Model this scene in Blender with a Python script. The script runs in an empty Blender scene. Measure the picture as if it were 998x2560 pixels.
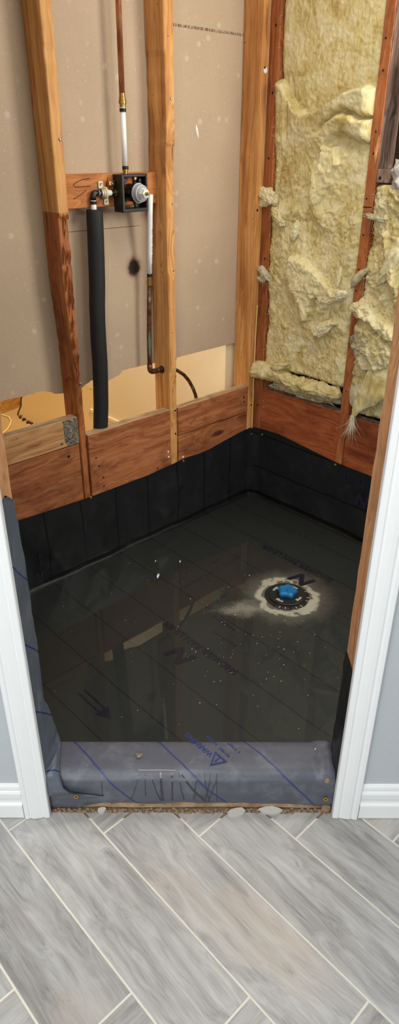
import bpy, bmesh, math, random
from math import sin, cos, pi, radians, sqrt
from mathutils import Vector, Matrix, noise
R = random.Random(7)
C = bpy.context.scene.collection
S = bpy.context.scene

# ------------------------------------------------------------------ camera
CAM = Vector((-2.0422, -1.8189, 1.404)); YAW, PITCH, ROLL = radians(43.45), radians(28.92), radians(.23)
fwd = Vector((sin(YAW)*cos(PITCH), cos(YAW)*cos(PITCH), -sin(PITCH)))
rt = Vector((cos(YAW), -sin(YAW), 0)); up = rt.cross(fwd)
r2 = rt*cos(ROLL)+up*sin(ROLL); u2 = -rt*sin(ROLL)+up*cos(ROLL)
cd = bpy.data.cameras.new('camera'); cam = bpy.data.objects.new('camera', cd); C.objects.link(cam)
cam.matrix_world = Matrix(((r2.x, u2.x, -fwd.x, CAM.x), (r2.y, u2.y, -fwd.y, CAM.y), (r2.z, u2.z, -fwd.z, CAM.z), (0, 0, 0, 1)))
cd.sensor_fit = 'VERTICAL'; cd.sensor_height = 36; cd.sensor_width = 36; cd.lens = 1664.7*36/2560; cd.clip_start = .02
S.camera = cam

# ------------------------------------------------------------------ world, lights, exposure
w = bpy.data.worlds.new('world'); S.world = w; w.use_nodes = True
w.node_tree.nodes['Background'].inputs[0].default_value = (.75, .82, .95, 1); w.node_tree.nodes['Background'].inputs[1].default_value = .5
S.view_settings.view_transform = 'Standard'; S.view_settings.look = 'None'; S.view_settings.gamma = 1; S.view_settings.use_curve_mapping = False
S.view_settings.exposure = 0.0
S.cycles.max_bounces = 10; S.cycles.diffuse_bounces = 5; S.cycles.transparent_max_bounces = 16
TH = radians(-43.3); EX, EY = cos(TH), sin(TH); OX, OY = -1.333, -1.046
def DW(s, d, z): return Vector((OX+EX*s-EY*d, OY+EY*s+EX*d, z))      # doorway frame: along the opening, inward, up
def area(name, loc, aim, sx, sy, power, col):
    l = bpy.data.lights.new(name, 'AREA'); l.shape = 'RECTANGLE'; l.size = sx; l.size_y = sy; l.energy = power; l.color = col
    o = bpy.data.objects.new(name, l); C.objects.link(o); o.location = loc
    o.rotation_euler = (Vector(aim)-Vector(loc)).to_track_quat('-Z', 'Y').to_euler(); return o
area('bathroom_fill_light', DW(-.75, -2.5, 1.6), DW(0, 0, .9), 1.4, 1.1, 33, (.98, .99, 1))  # unseen fill added on the bathroom side, set left to brighten the insulation
area('bathroom_ceiling_light', DW(-.15, -1.15, 2.34), DW(-.15, -1.15, 0), 1.2, .8, 21, (1, .98, .95))
area('shower_ceiling_light', (-.62, -.80, 2.34), (-.62, -.80, 0), .45, .45, 9, (1, .95, .86))
area('shower_window_light', (.02, -1.35, 1.55), (-1.0, 0, 1.3), .45, .7, 14, (1, .95, .86))
area('back_room_lamp', (-.55, .55, 2.0), (-.35, .6, .3), .35, .35, 30, (1, .96, .87))

# ------------------------------------------------------------------ node helpers
class NT:
    def __init__(s, name, rough=.6, spec=.5, metal=0):
        s.m = bpy.data.materials.new(name); s.m.use_nodes = True; s.t = s.m.node_tree
        s.b = s.t.nodes['Principled BSDF']; s.b.inputs['Roughness'].default_value = rough
        s.b.inputs['Specular IOR Level'].default_value = spec; s.b.inputs['Metallic'].default_value = metal
    def n(s, typ, **kw):
        x = s.t.nodes.new(typ)
        for k, v in kw.items():
            if k in x.inputs.keys() if hasattr(x.inputs, 'keys') else False: x.inputs[k].default_value = v
            else: setattr(x, k, v)
        return x
    def l(s, a, b): s.t.links.new(a, b)
    def put(s, sock, v):
        if isinstance(v, (int, float)): sock.default_value = v
        elif isinstance(v, (tuple, list)): sock.default_value = tuple(v)+((1,) if len(v) == 3 and len(sock.default_value) == 4 else ())
        else: s.l(v, sock)
    def math(s, op, a, b=0., c=0., clamp=False):
        x = s.t.nodes.new('ShaderNodeMath'); x.operation = op; x.use_clamp = clamp
        s.put(x.inputs[0], a); s.put(x.inputs[1], b); s.put(x.inputs[2], c); return x.outputs[0]
    def mix(s, f, a, b, mode='MIX'):
        x = s.t.nodes.new('ShaderNodeMix'); x.data_type = 'RGBA'; x.blend_type = mode
        s.put(x.inputs[0], f); s.put(x.inputs[6], a); s.put(x.inputs[7], b); return x.outputs[2]
    def noise(s, vec, scale, detail=4, rough=.55, dist=0.):
        x = s.t.nodes.new('ShaderNodeTexNoise'); s.l(vec, x.inputs['Vector'])
        x.inputs['Scale'].default_value = scale; x.inputs['Detail'].default_value = detail
        x.inputs['Roughness'].default_value = rough; x.inputs['Distortion'].default_value = dist; return x.outputs[0]
    def voro(s, vec, scale, out=0):
        x = s.t.nodes.new('ShaderNodeTexVoronoi'); s.l(vec, x.inputs['Vector']); x.inputs['Scale'].default_value = scale; return x.outputs[out]
    def ramp(s, f, *stops):
        x = s.t.nodes.new('ShaderNodeValToRGB'); s.l(f, x.inputs[0]); e = x.color_ramp.elements
        while len(e) < len(stops): e.new(.5)
        for k, (p, c) in zip(e, stops): k.position = p; k.color = (c, c, c, 1) if isinstance(c, (int, float)) else tuple(c)+(1,)
        return x.outputs[0]
    def step(s, v, a, b): 
        x = s.t.nodes.new('ShaderNodeMapRange'); x.interpolation_type = 'SMOOTHSTEP'; s.put(x.inputs[0], v)
        x.inputs[1].default_value = a; x.inputs[2].default_value = b; return x.outputs[0]
    def map(s, vec, scale=(1, 1, 1), loc=(0, 0, 0), rot=(0, 0, 0)):
        x = s.t.nodes.new('ShaderNodeMapping'); s.l(vec, x.inputs[0]); x.inputs[1].default_value = loc; x.inputs[2].default_value = rot; x.inputs[3].default_value = scale; return x.outputs[0]
    def obj(s, jitter=True):
        o = s.t.nodes.new('ShaderNodeTexCoord').outputs['Object']
        if not jitter: return o
        r = s.t.nodes.new('ShaderNodeObjectInfo').outputs['Random']; a = s.t.nodes.new('ShaderNodeVectorMath'); a.operation = 'ADD'
        s.l(o, a.inputs[0]); s.l(s.math('MULTIPLY', r, 37.), a.inputs[1]); return a.outputs[0]
    def pos(s): return s.t.nodes.new('ShaderNodeNewGeometry').outputs['Position']
    def rnd(s): return s.t.nodes.new('ShaderNodeObjectInfo').outputs['Random']
    def xyz(s, v): x = s.t.nodes.new('ShaderNodeSeparateXYZ'); s.l(v, x.inputs[0]); return x.outputs
    def uv(s): return s.t.nodes.new('ShaderNodeTexCoord').outputs['UV']
    def col(s, c): s.put(s.b.inputs['Base Color'], c)
    def bump(s, h, strength=.3, dist=.002, prev=None):
        x = s.t.nodes.new('ShaderNodeBump'); x.inputs['Strength'].default_value = strength; x.inputs['Distance'].default_value = dist
        s.l(h, x.inputs['Height'])
        if prev: s.l(prev, x.inputs['Normal'])
        s.l(x.outputs[0], s.b.inputs['Normal']); return x.outputs[0]
def c8(r, g, b):
    f = lambda v: (v/255/12.92) if v/255 <= .04045 else ((v/255+.055)/1.055)**2.4
    return (f(r), f(g), f(b))
def plain(name, rgb, rough=.5, metal=0, spec=.5, var=.0, scale=60):
    n = NT(name, rough, spec, metal); c = c8(*rgb)
    if var:
        f = n.noise(n.obj(), scale, 5); n.col(n.mix(f, tuple(x*(1-var) for x in c), tuple(min(1, x*(1+var)) for x in c)))
    else: n.col(c)
    return n.m

def wood(name, axis, dark, mid, light, stain=.0, knot=1.0, rough=.62, warp=.12):
    n = NT(name, rough, .35); o = n.obj()
    sc = {'x': (.05, 1, 1), 'y': (1, .05, 1), 'z': (1, 1, .05)}[axis]; sk = {'x': (.32, 1, 1), 'y': (1, .32, 1), 'z': (1, 1, .32)}[axis]
    big = n.noise(n.map(o, sk), 9, 3, .5)
    kd = n.voro(n.map(o, sk), 11.); kr = n.xyz(n.voro(n.map(o, sk), 11., 1))[0]
    near = n.math('MULTIPLY', n.math('SUBTRACT', 1., n.step(kd, .05, .55)), n.step(kr, .62, .66))
    g = n.t.nodes.new('ShaderNodeVectorMath'); g.operation = 'ADD'; n.l(n.map(o, sc), g.inputs[0])
    n.l(n.math('ADD', n.math('MULTIPLY', big, warp), n.math('MULTIPLY', near, .07*knot)), g.inputs[1])
    ring = n.noise(g.outputs[0], 58, 2.5, .6, .4); fine = n.noise(n.map(o, sc), 420, 3, .7)
    f = n.math('ADD', n.math('MULTIPLY', ring, .75), n.math('MULTIPLY', fine, .25))
    c = n.ramp(f, (.30, c8(*dark)), (.47, c8(*mid)), (.66, c8(*light)))
    c = n.mix(n.math('MULTIPLY', n.step(big, .42, .75), .45), c, c8(*dark), 'MULTIPLY')
    kn = n.math('MULTIPLY', n.math('SUBTRACT', 1., n.step(kd, .07, .17)), n.step(kr, .70, .72))
    c = n.mix(n.math('MULTIPLY', kn, .75*knot), c, c8(70, 34, 16))
    if stain:
        st = n.noise(o, 14, 5, .65); c = n.mix(n.math('MULTIPLY', n.step(st, .5, .72), stain), c, c8(62, 32, 20))
    hd = n.voro(o, 34.); hr = n.xyz(n.voro(o, 34., 1))[1]
    c = n.mix(n.math('MULTIPLY', n.math('SUBTRACT', 1., n.step(hd, .045, .075)), n.step(hr, .66, .68)), c, c8(24, 15, 10))
    v = n.t.nodes.new('ShaderNodeHueSaturation'); n.l(c, v.inputs['Color']); n.l(n.math('MULTIPLY_ADD', n.rnd(), .16, .92), v.inputs['Value'])
    n.col(v.outputs[0]); n.bump(f, .35, .0015); return n.m

M = {}
M['stud'] = wood('fir_stud', 'z', (150, 92, 48), (200, 141, 80), (224, 170, 104), warp=.05)
M['stud_red'] = wood('fir_stud_red', 'z', (118, 62, 32), (168, 98, 54), (192, 122, 70), .35)
M['stud_raw'] = wood('stud_raw_jamb', 'z', (160, 105, 66), (196, 142, 98), (214, 168, 124), .3)
M['board_x'] = wood('fir_board_x', 'x', (106, 58, 34), (164, 98, 60), (190, 126, 80), .4, 1.2)
M['board_y'] = wood('fir_board_y', 'y', (118, 56, 28), (160, 84, 46), (180, 104, 60), .3, 1.1)
M['board_grey'] = wood('weathered_board', 'x', (140, 84, 50), (196, 146, 96), (214, 172, 122), .1, 1.2)
M['cut_x'] = wood('raw_board_top', 'x', (128, 98, 70), (176, 146, 112), (198, 170, 138), .35)
M['block_x'] = wood('fir_block', 'x', (140, 78, 36), (184, 112, 56), (204, 134, 72))

# back of the gypsum board seen from the framing side
n = NT('grey_brown_board_paper', .85, .2); p = n.pos(); X = n.xyz(p)
f = n.noise(p, 4, 4); c = n.mix(f, c8(179, 158, 134), c8(201, 179, 153))
fi = n.noise(n.map(p, (1, 1, 1)), 260, 3, .7); c = n.mix(n.step(fi, .35, .7), n.mix(.12, c, c8(120, 96, 74)), c)
vd = n.voro(p, 21.); vr = n.xyz(n.voro(p, 21., 1)); nb = n.noise(p, 90, 4)
sp = n.math('MULTIPLY', n.math('SUBTRACT', 1., n.step(n.math('ADD', vd, n.math('MULTIPLY', nb, .12)), .16, .30)), n.step(vr[0], .40, .75))
c = n.mix(n.math('MULTIPLY', sp, .55), c, c8(214, 198, 172))
vd2 = n.voro(p, 90.); vr2 = n.xyz(n.voro(p, 90., 1)); c = n.mix(n.math('MULTIPLY', n.math('MULTIPLY', n.math('SUBTRACT', 1., n.step(vd2, .1, .2)), n.step(vr2[0], .86, .88)), .7), c, c8(226, 212, 190))
# burn mark from soldering
dx = n.math('SUBTRACT', X[0], -.549); dz = n.math('SUBTRACT', X[2], 1.032)
bd = n.math('ADD', n.math('SQRT', n.math('ADD', n.math('MULTIPLY', dx, dx), n.math('MULTIPLY', n.math('MULTIPLY', dz, dz), .85))), n.math('MULTIPLY', n.math('SUBTRACT', n.noise(p, 55, 4), .5), .018))
c = n.mix(n.math('SUBTRACT', 1., n.step(bd, .012, .046)), c, c8(126, 92, 66)); c = n.mix(n.math('SUBTRACT', 1., n.step(bd, .017, .031)), c, c8(44, 34, 30))
# faint mill print line, pencil line
pr = n.noise(n.map(p, (1, 1, .25)), 190, 3, .7)
zl = n.math('ABSOLUTE', n.math('SUBTRACT', X[2], 1.729)); inx = n.math('MULTIPLY', n.step(X[0], -.47, -.468), n.math('SUBTRACT', 1., n.step(X[0], -.04, -.038)))
c = n.mix(n.math('MULTIPLY', n.math('MULTIPLY', n.math('SUBTRACT', 1., n.step(zl, .003, .005)), inx), n.step(pr, .42, .56)), c, c8(92, 78, 66))
zp = n.math('ABSOLUTE', n.math('SUBTRACT', X[2], n.math('MULTIPLY_ADD', X[0], .0, 1.1625)))
inp = n.math('MULTIPLY', n.step(X[0], -.84, -.838), n.math('SUBTRACT', 1., n.step(X[0], -.54, -.50)))
c = n.mix(n.math('MULTIPLY', n.math('MULTIPLY', n.math('SUBTRACT', 1., n.step(zp, .0008, .0016)), inp), .7), c, c8(66, 56, 50))
n.col(c); n.bump(n.noise(p, 700, 3), .15, .001); M['paper'] = n.m
n = NT('gypsum_edge', .9, .1); n.col(n.mix(n.noise(n.pos(), 160, 4), c8(150, 126, 96), c8(222, 208, 182))); M['gypsum'] = n.m

# liner
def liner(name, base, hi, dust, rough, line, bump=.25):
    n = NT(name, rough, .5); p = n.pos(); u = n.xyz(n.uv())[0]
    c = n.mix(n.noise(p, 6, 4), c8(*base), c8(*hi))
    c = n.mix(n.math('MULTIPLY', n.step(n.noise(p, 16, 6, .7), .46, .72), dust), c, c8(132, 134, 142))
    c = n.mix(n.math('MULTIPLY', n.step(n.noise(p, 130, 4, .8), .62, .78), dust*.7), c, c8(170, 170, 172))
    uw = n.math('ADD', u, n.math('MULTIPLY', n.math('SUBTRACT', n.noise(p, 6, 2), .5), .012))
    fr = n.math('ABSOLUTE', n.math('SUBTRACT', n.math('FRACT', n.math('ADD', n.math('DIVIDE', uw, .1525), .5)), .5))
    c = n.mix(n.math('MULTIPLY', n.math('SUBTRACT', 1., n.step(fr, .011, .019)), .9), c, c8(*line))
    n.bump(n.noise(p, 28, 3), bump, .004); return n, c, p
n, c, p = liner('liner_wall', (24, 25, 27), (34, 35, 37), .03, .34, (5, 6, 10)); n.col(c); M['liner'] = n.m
n, c, p = liner('liner_curb_pale', (72, 74, 84), (92, 94, 105), .4, .44, (40, 50, 108)); n.col(c); M['liner_curb'] = n.m  # curb sheet: paler base colour than the wall sheet, plus grey mottling
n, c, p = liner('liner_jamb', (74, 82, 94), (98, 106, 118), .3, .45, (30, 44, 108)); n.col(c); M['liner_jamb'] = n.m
# wet pan bottom with cement smears round the drain
n, c, p = liner('liner_floor', (43, 47, 47), (51, 55, 54), .0, .6, (19, 22, 25), .03); X = n.xyz(p)
dx = n.math('SUBTRACT', X[0], -.506); dy = n.math('SUBTRACT', X[1], -.646)
rr = n.math('SQRT', n.math('ADD', n.math('MULTIPLY', dx, dx), n.math('MULTIPLY', dy, dy)))
nz = n.math('SUBTRACT', n.noise(p, 17, 5, .6, .6), .5); rw = n.math('ADD', rr, n.math('MULTIPLY', nz, .085))
ring = n.math('MULTIPLY', n.step(rw, .078, .086), n.math('SUBTRACT', 1., n.step(rw, .104, .122)))
t1 = n.math('ADD', n.math('MULTIPLY', dx, -.72), n.math('MULTIPLY', dy, .05))
haze = n.math('MULTIPLY', n.math('SUBTRACT', 1., n.step(rw, .09, .19)), .22)
# a smear running towards the doorway-left of the drain
ax = n.math('SUBTRACT', X[0], -.66); ay = n.math('SUBTRACT', X[1], -.60)
q1 = n.math('ADD', n.math('MULTIPLY', ax, .80), n.math('MULTIPLY', ay, -.6)); q2 = n.math('ADD', n.math('MULTIPLY', ax, .6), n.math('MULTIPLY', ay, .80))
sm = n.math('SUBTRACT', 1., n.step(n.math('ADD', n.math('ADD', n.math('ABSOLUTE', n.math('MULTIPLY', q1, .45)), n.math('ABSOLUTE', q2)), n.math('MULTIPLY', n.noise(p, 20, 5, .7), .12)), .06, .135))
tot = n.math('MAXIMUM', n.math('MAXIMUM', n.math('MULTIPLY', ring, n.step(n.noise(p, 30, 3), .25, .5)), haze), n.math('MULTIPLY', sm, .5), clamp=True)
c = n.mix(tot, c, c8(214, 206, 188))
n.col(c); M['liner_floor'] = n.m

# water film: clear body plus mirror reflection by Fresnel
n = NT('standing_water'); tr = n.n('ShaderNodeBsdfTransparent'); tr.inputs[0].default_value = (.88, .90, .89, 1)
gl = n.n('ShaderNodeBsdfGlossy'); gl.inputs['Roughness'].default_value = .02; fr = n.n('ShaderNodeFresnel'); fr.inputs[0].default_value = 1.36
mx = n.n('ShaderNodeMixShader'); n.l(fr.outputs[0], mx.inputs[0]); n.l(tr.outputs[0], mx.inputs[1]); n.l(gl.outputs[0], mx.inputs[2])
n.l(mx.outputs[0], n.t.nodes['Material Output'].inputs[0]); M['water'] = n.m

# insulation
def wool(name, pale, mid, brown, dirt):
    n = NT(name, .95, .05); o = n.pos(); wv = n.map(o, (1, 1, .45), rot=(.5, 0, 0))
    f = n.noise(o, 9, 6, .62, .8); g = n.noise(wv, 45, 6, .7, 1.2); h = n.noise(n.map(o, (1, 1, .3), rot=(-.6, 0, 0)), 210, 4, .75)
    c = n.ramp(n.math('ADD', n.math('MULTIPLY', f, .5), n.math('MULTIPLY', g, .5)), (.39, c8(*brown)), (.49, c8(*mid)), (.60, c8(*pale)))
    c = n.mix(n.math('MULTIPLY', n.step(n.noise(o, 5, 5, .7, .5), .54, .72), dirt), c, c8(158, 146, 120))
    c = n.mix(n.math('MULTIPLY', n.step(h, .3, .7), .35), n.mix(.25, c, c8(*brown)), c)
    at = n.t.nodes.new('ShaderNodeAttribute'); at.attribute_name = 'fresh'; c = n.mix(n.math('MULTIPLY', at.outputs['Fac'], .62), c, n.mix(g, c8(238, 224, 160), c8(250, 244, 214)))
    n.col(c); b = n.bump(g, .3, .007); n.bump(h, .75, .004, b); n.b.inputs['Subsurface Weight'].default_value = 0; return n.m
M['wool'] = wool('yellow_glass_wool', (244, 235, 198), (226, 211, 152), (188, 163, 98), .35)
M['wool_grey'] = wool('dusty_glass_wool', (236, 230, 206), (214, 204, 168), (164, 146, 108), .7)
M['wool_pale'] = wool('pale_torn_wool', (248, 241, 212), (236, 225, 178), (206, 188, 132), .25)
M['fibre'] = plain('glass_fibre', (236, 226, 184), .9, 0, .1, .15)
M['fibre_g'] = plain('grey_glass_fibre', (222, 214, 190), .9, 0, .1, .15)

# floor planks, grout
n = NT('wood_look_tile', .42, .45); o = n.obj(); rnd = n.rnd(); uvx = n.uv()
a = n.t.nodes.new('ShaderNodeVectorMath'); a.operation = 'ADD'; n.l(uvx, a.inputs[0]); n.l(n.math('MULTIPLY', rnd, 61.), a.inputs[1]); q = a.outputs[0]
wz = n.noise(n.map(q, (.7, 2.2, 1)), 3.2, 3, .5)
qq = n.t.nodes.new('ShaderNodeVectorMath'); qq.operation = 'ADD'; n.l(n.map(q, (.09, 1, 1)), qq.inputs[0]); n.l(n.math('MULTIPLY', wz, .16), qq.inputs[1])
g1 = n.noise(qq.outputs[0], 42, 5, .62, .5); g2 = n.noise(n.map(q, (.06, 1, 1)), 300, 3, .7); blot = n.noise(n.map(q, (.45, 1.3, 1)), 7, 5, .6, .4)
f = n.math('ADD', n.math('MULTIPLY', g1, .55), n.math('ADD', n.math('MULTIPLY', g2, .2), n.math('MULTIPLY', blot, .25)))
c = n.ramp(f, (.33, c8(120, 117, 114)), (.46, c8(161, 158, 155)), (.58, c8(184, 182, 179)), (.72, c8(203, 200, 196)))
c = n.mix(n.math('MULTIPLY', n.step(n.noise(n.map(q, (.6, 1.4, 1)), 4, 4), .54, .74), .45), c, c8(196, 178, 160))
kd = n.voro(n.map(q, (.5, 1, 1)), 6.); kr = n.xyz(n.voro(n.map(q, (.5, 1, 1)), 6., 1))[0]
c = n.mix(n.math('MULTIPLY', n.math('MULTIPLY', n.math('SUBTRACT', 1., n.step(n.math('ADD', kd, n.math('MULTIPLY', g1, .1)), .06, .2)), n.step(kr, .72, .74)), .6), c, c8(96, 88, 82))
hs = n.t.nodes.new('ShaderNodeHueSaturation'); n.l(c, hs.inputs['Color']); n.l(n.math('MULTIPLY_ADD', rnd, .2, .86), hs.inputs['Value']); n.col(hs.outputs[0])
n.bump(f, .12, .001); M['tile'] = n.m
M['grout'] = plain('pale_grout', (222, 217, 205), .9, 0, .2, .08, 120)
n = NT('grey_wall_paint', .6, .35); n.col(n.mix(n.noise(n.pos(), 3, 3), c8(186, 192, 196), c8(192, 198, 201))); n.bump(n.noise(n.pos(), 120, 4, .6), .35, .003); M['paint'] = n.m
M['white'] = plain('white_trim_paint', (240, 242, 242), .35, 0, .5, .02, 20)
M['rubble'] = plain('mortar_rubble', (150, 128, 106), .95, 0, .1, .45, 90)
M['chip'] = plain('plaster_chip', (190, 185, 178), .9, 0, .1, .12, 200)
M['black'] = plain('black_plastic', (22, 22, 24), .38)
M['foam'] = plain('black_foam', (32, 34, 36), .65, 0, .35, .3, 30)
M['white_pex'] = plain('white_pex', (236, 238, 238), .3)
M['crimp'] = plain('black_crimp_ring', (24, 23, 24), .4, .3)
n = NT('aged_copper', .48, .5, .6); o = n.obj(); n.col(n.mix(n.step(n.noise(n.map(o, (1, 1, .3)), 50, 5), .35, .7), c8(150, 88, 56), c8(200, 138, 98))); M['copper'] = n.m
n = NT('tarnished_copper', .5, .4, .75); o = n.obj(); c = n.mix(n.step(n.noise(o, 60, 5), .35, .7), c8(78, 50, 36), c8(128, 82, 56))
c = n.mix(n.math('MULTIPLY', n.step(n.noise(n.map(o, (1, 1, .15)), 70, 4), .57, .66), .8), c, c8(120, 150, 130)); n.col(c); M['copper_old'] = n.m
M['brass'] = plain('brass', (168, 132, 74), .32, .9, .5, .15)
M['brass_dark'] = plain('dark_brass_body', (92, 74, 42), .3, .85, .5, .25)
M['steel'] = plain('dull_steel', (150, 152, 156), .35, .9, .5, .15)
M['grey_plastic'] = plain('grey_plastic', (168, 170, 172), .45, 0, .5, .05)
M['cream_plastic'] = plain('cream_plastic', (214, 204, 172), .5)
M['pale_plastic'] = plain('pale_nut_plastic', (214, 220, 208), .4)
M['blue'] = plain('blue_rubber', (18, 110, 168), .4, 0, .5, .12, 40)
M['pvc_dark'] = plain('dark_drain_ring', (46, 47, 48), .5, 0, .4, .3, 40)
M['pvc_white'] = plain('cemented_slot', (206, 198, 180), .7)
M['gold'] = plain('yellow_zinc_screw', (196, 150, 60), .4, .7)
M['gold_dark'] = plain('screw_recess', (70, 48, 18), .6, .5)
M['ink'] = plain('navy_print', (17, 24, 46), .6)
M['ink_blue'] = plain('blue_print', (34, 48, 116), .55)
M['pencil'] = plain('pencil_line', (66, 44, 30), .8)
M['speck'] = plain('white_speck', (226, 224, 214), .8)
M['cream_wall'] = plain('cream_wall_paint', (232, 216, 178), .7, 0, .25, .03, 40)
M['cream_face'] = plain('cream_board_face', (240, 212, 148), .7, 0, .25, .03, 40)
M['tornpaper'] = plain('torn_dark_edge', (92, 62, 34), .95, 0, .1, .5, 80)
M['subfloor'] = plain('ochre_subfloor', (176, 138, 84), .8, 0, .2, .15, 12)
M['ochre'] = wood('ochre_plank', 'x', (170, 118, 52), (206, 156, 78), (222, 178, 98))
M['cord'] = plain('pale_cord', (226, 196, 120), .6)
M['strip'] = plain('pale_yellow_strip', (222, 184, 116), .7, 0, .3, .1)
M['concrete'] = NT('concrete_smear', .95, .1).m
n = NT('concrete_patch', .95, .1); n.col(n.ramp(n.noise(n.pos(), 90, 6, .75), (.35, c8(66, 60, 54)), (.52, c8(122, 114, 100)), (.68, c8(190, 180, 162)))); n.bump(n.noise(n.pos(), 120, 5), .8, .004); M['concrete'] = n.m
M['frost'] = wood('dusty_stud_side', 'z', (84, 62, 52), (128, 100, 86), (176, 158, 148), .35, .5)
M['dark'] = plain('dark_sheathing', (58, 44, 34), .9, 0, .1, .3, 20)
M['duct'] = plain('grey_woven_duct', (150, 146, 138), .8, 0, .2, .25, 400)
M['spackle'] = plain('white_spackle', (238, 236, 230), .8)
M['hole'] = plain('nail_hole', (20, 14, 10), .9)
M['splinter'] = plain('raw_splinter', (222, 176, 120), .8, 0, .2, .1)

# ------------------------------------------------------------------ object helpers
def tag(o, label=None, cat=None, group=None, kind=None):
    if label: o['label'] = label
    if cat: o['category'] = cat
    if group: o['group'] = group
    if kind: o['kind'] = kind
    return o
def wloc(p):
    v = Vector((0, 0, 0))
    while p: v += p.location; p = p.parent
    return v
def link(name, me, parent=None, loc=(0, 0, 0)):
    o = bpy.data.objects.new(name, me); C.objects.link(o)
    if parent: o.parent = parent; o.location = Vector(loc)-wloc(parent)
    else: o.location = loc
    return o
def fin(name, bm, mat, parent=None, smooth=False, center=True, extra=()):
    if smooth:
        for f in bm.faces: f.smooth = True
    me = bpy.data.meshes.new(name); loc = Vector((0, 0, 0))
    if center and bm.verts:
        xs = [v.co for v in bm.verts]
        lo = Vector([min(v[i] for v in xs) for i in range(3)]); hi = Vector([max(v[i] for v in xs) for i in range(3)])
        loc = Vector(((lo.x+hi.x)/2, (lo.y+hi.y)/2, lo.z))
        for v in bm.verts: v.co -= loc
    bm.normal_update(); bm.to_mesh(me); bm.free(); me.materials.append(mat if not isinstance(mat, str) else M[mat])
    for e in extra: me.materials.append(M[e])
    return link(name, me, parent, loc)
def thing(name, loc, label, cat, group=None):
    o = bpy.data.objects.new(name, None); C.objects.link(o); o.location = loc; o.empty_display_size = .05
    return tag(o, label, cat, group)
def nz(p, s, seed=0.): return noise.noise(Vector((p[0]*s+seed, p[1]*s+seed*1.7, p[2]*s-seed)))
def fb(p, s, seed=0., oct=4): return noise.fractal(Vector((p[0]*s+seed, p[1]*s+seed*1.7, p[2]*s-seed)), 1., 2., oct)
def sst(a, b, x):
    t = min(1, max(0, (x-a)/(b-a))); return t*t*(3-2*t)
def box(lo, hi, bev=.0015, segs=None, jit=0., tf=None):
    bm = bmesh.new(); bmesh.ops.create_cube(bm, size=1)
    lo, hi = Vector(lo), Vector(hi)
    for v in bm.verts: v.co = Vector([lo[i]+(v.co[i]+.5)*(hi[i]-lo[i]) for i in range(3)])
    if segs:
        ax, k = segs
        for i in range(1, k):
            co = Vector((0, 0, 0)); co[ax] = lo[ax]+(hi[ax]-lo[ax])*i/k; no = Vector((0, 0, 0)); no[ax] = 1
            bmesh.ops.bisect_plane(bm, geom=bm.verts[:]+bm.edges[:]+bm.faces[:], plane_co=co, plane_no=no)
    if bev:
        long = [e for e in bm.edges if e.calc_face_angle(0) > .5]
        bmesh.ops.bevel(bm, geom=long, offset=bev, segments=2, affect='EDGES', profile=.5)
    if jit:
        sd = R.random()*50
        for v in bm.verts: v.co += Vector((nz(v.co, 9, sd), nz(v.co, 9, sd+9), nz(v.co, 9, sd+19)))*jit
    if tf:
        for v in bm.verts: v.co = tf(v.co)
    return bm
def tube(pts, rad, n=16, caps=True, rads=None):
    bm = bmesh.new(); pts = [Vector(p) for p in pts]; rings = []
    prev = None
    for i, p in enumerate(pts):
        t = (pts[min(i+1, len(pts)-1)]-pts[max(i-1, 0)]).normalized()
        a = prev if prev else (Vector((0, 0, 1)) if abs(t.z) < .9 else Vector((1, 0, 0)))
        s = t.cross(a).normalized(); q = s.cross(t).normalized(); prev = q
        r = rads[i] if rads else rad
        rings.append([bm.verts.new(p+(s*cos(2*pi*k/n)+q*sin(2*pi*k/n))*r) for k in range(n)])
    for a, b in zip(rings, rings[1:]):
        for k in range(n): bm.faces.new((a[k], a[(k+1) % n], b[(k+1) % n], b[k]))
    if caps: bm.faces.new(rings[0][::-1]); bm.faces.new(rings[-1])
    for f in bm.faces: f.smooth = len(f.verts) == 4
    bmesh.ops.recalc_face_normals(bm, faces=bm.faces[:])
    return bm
def lathe(c, axis, prof, n=32):
    """profile of (distance along axis, radius)"""
    c = Vector(c); ax = Vector(axis).normalized(); a = Vector((0, 0, 1)) if abs(ax.z) < .9 else Vector((1, 0, 0)); s = ax.cross(a).normalized(); q = s.cross(ax)
    bm = bmesh.new(); rings = [[bm.verts.new(c+ax*h+(s*cos(2*pi*k/n)+q*sin(2*pi*k/n))*max(r, 1e-5)) for k in range(n)] for h, r in prof]
    for a, b in zip(rings, rings[1:]):
        for k in range(n): bm.faces.new((a[k], a[(k+1) % n], b[(k+1) % n], b[k])).smooth = False
    bm.faces.new(rings[0][::-1]); bm.faces.new(rings[-1])
    bmesh.ops.remove_doubles(bm, verts=bm.verts[:], dist=2e-5); bmesh.ops.recalc_face_normals(bm, faces=bm.faces[:])
    return bm
def merge(*bms):
    out = bmesh.new()
    for b in bms:
        me = bpy.data.meshes.new('tmp'); b.to_mesh(me); b.free(); out.from_mesh(me); bpy.data.meshes.remove(me)
    return out
def prism(poly, z0, z1, tf=None, bev=0.):
    """closed outline in 2-D raised from z0 to z1"""
    bm = bmesh.new(); a = [bm.verts.new((x, y, z0)) for x, y in poly]; b = [bm.verts.new((x, y, z1)) for x, y in poly]; k = len(poly)
    bm.faces.new(a[::-1]); bm.faces.new(b)
    for i in range(k): bm.faces.new((a[i], a[(i+1) % k], b[(i+1) % k], b[i]))
    bmesh.ops.recalc_face_normals(bm, faces=bm.faces[:])
    if bev:
        top = [e for e in bm.edges if all(abs(v.co.z-z1) < 1e-7 for v in e.verts)]
        bmesh.ops.bevel(bm, geom=top, offset=bev, segments=1, affect='EDGES')
    if tf:
        for v in bm.verts: v.co = tf(v.co)
        bmesh.ops.recalc_face_normals(bm, faces=bm.faces[:])
    return bm
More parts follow.
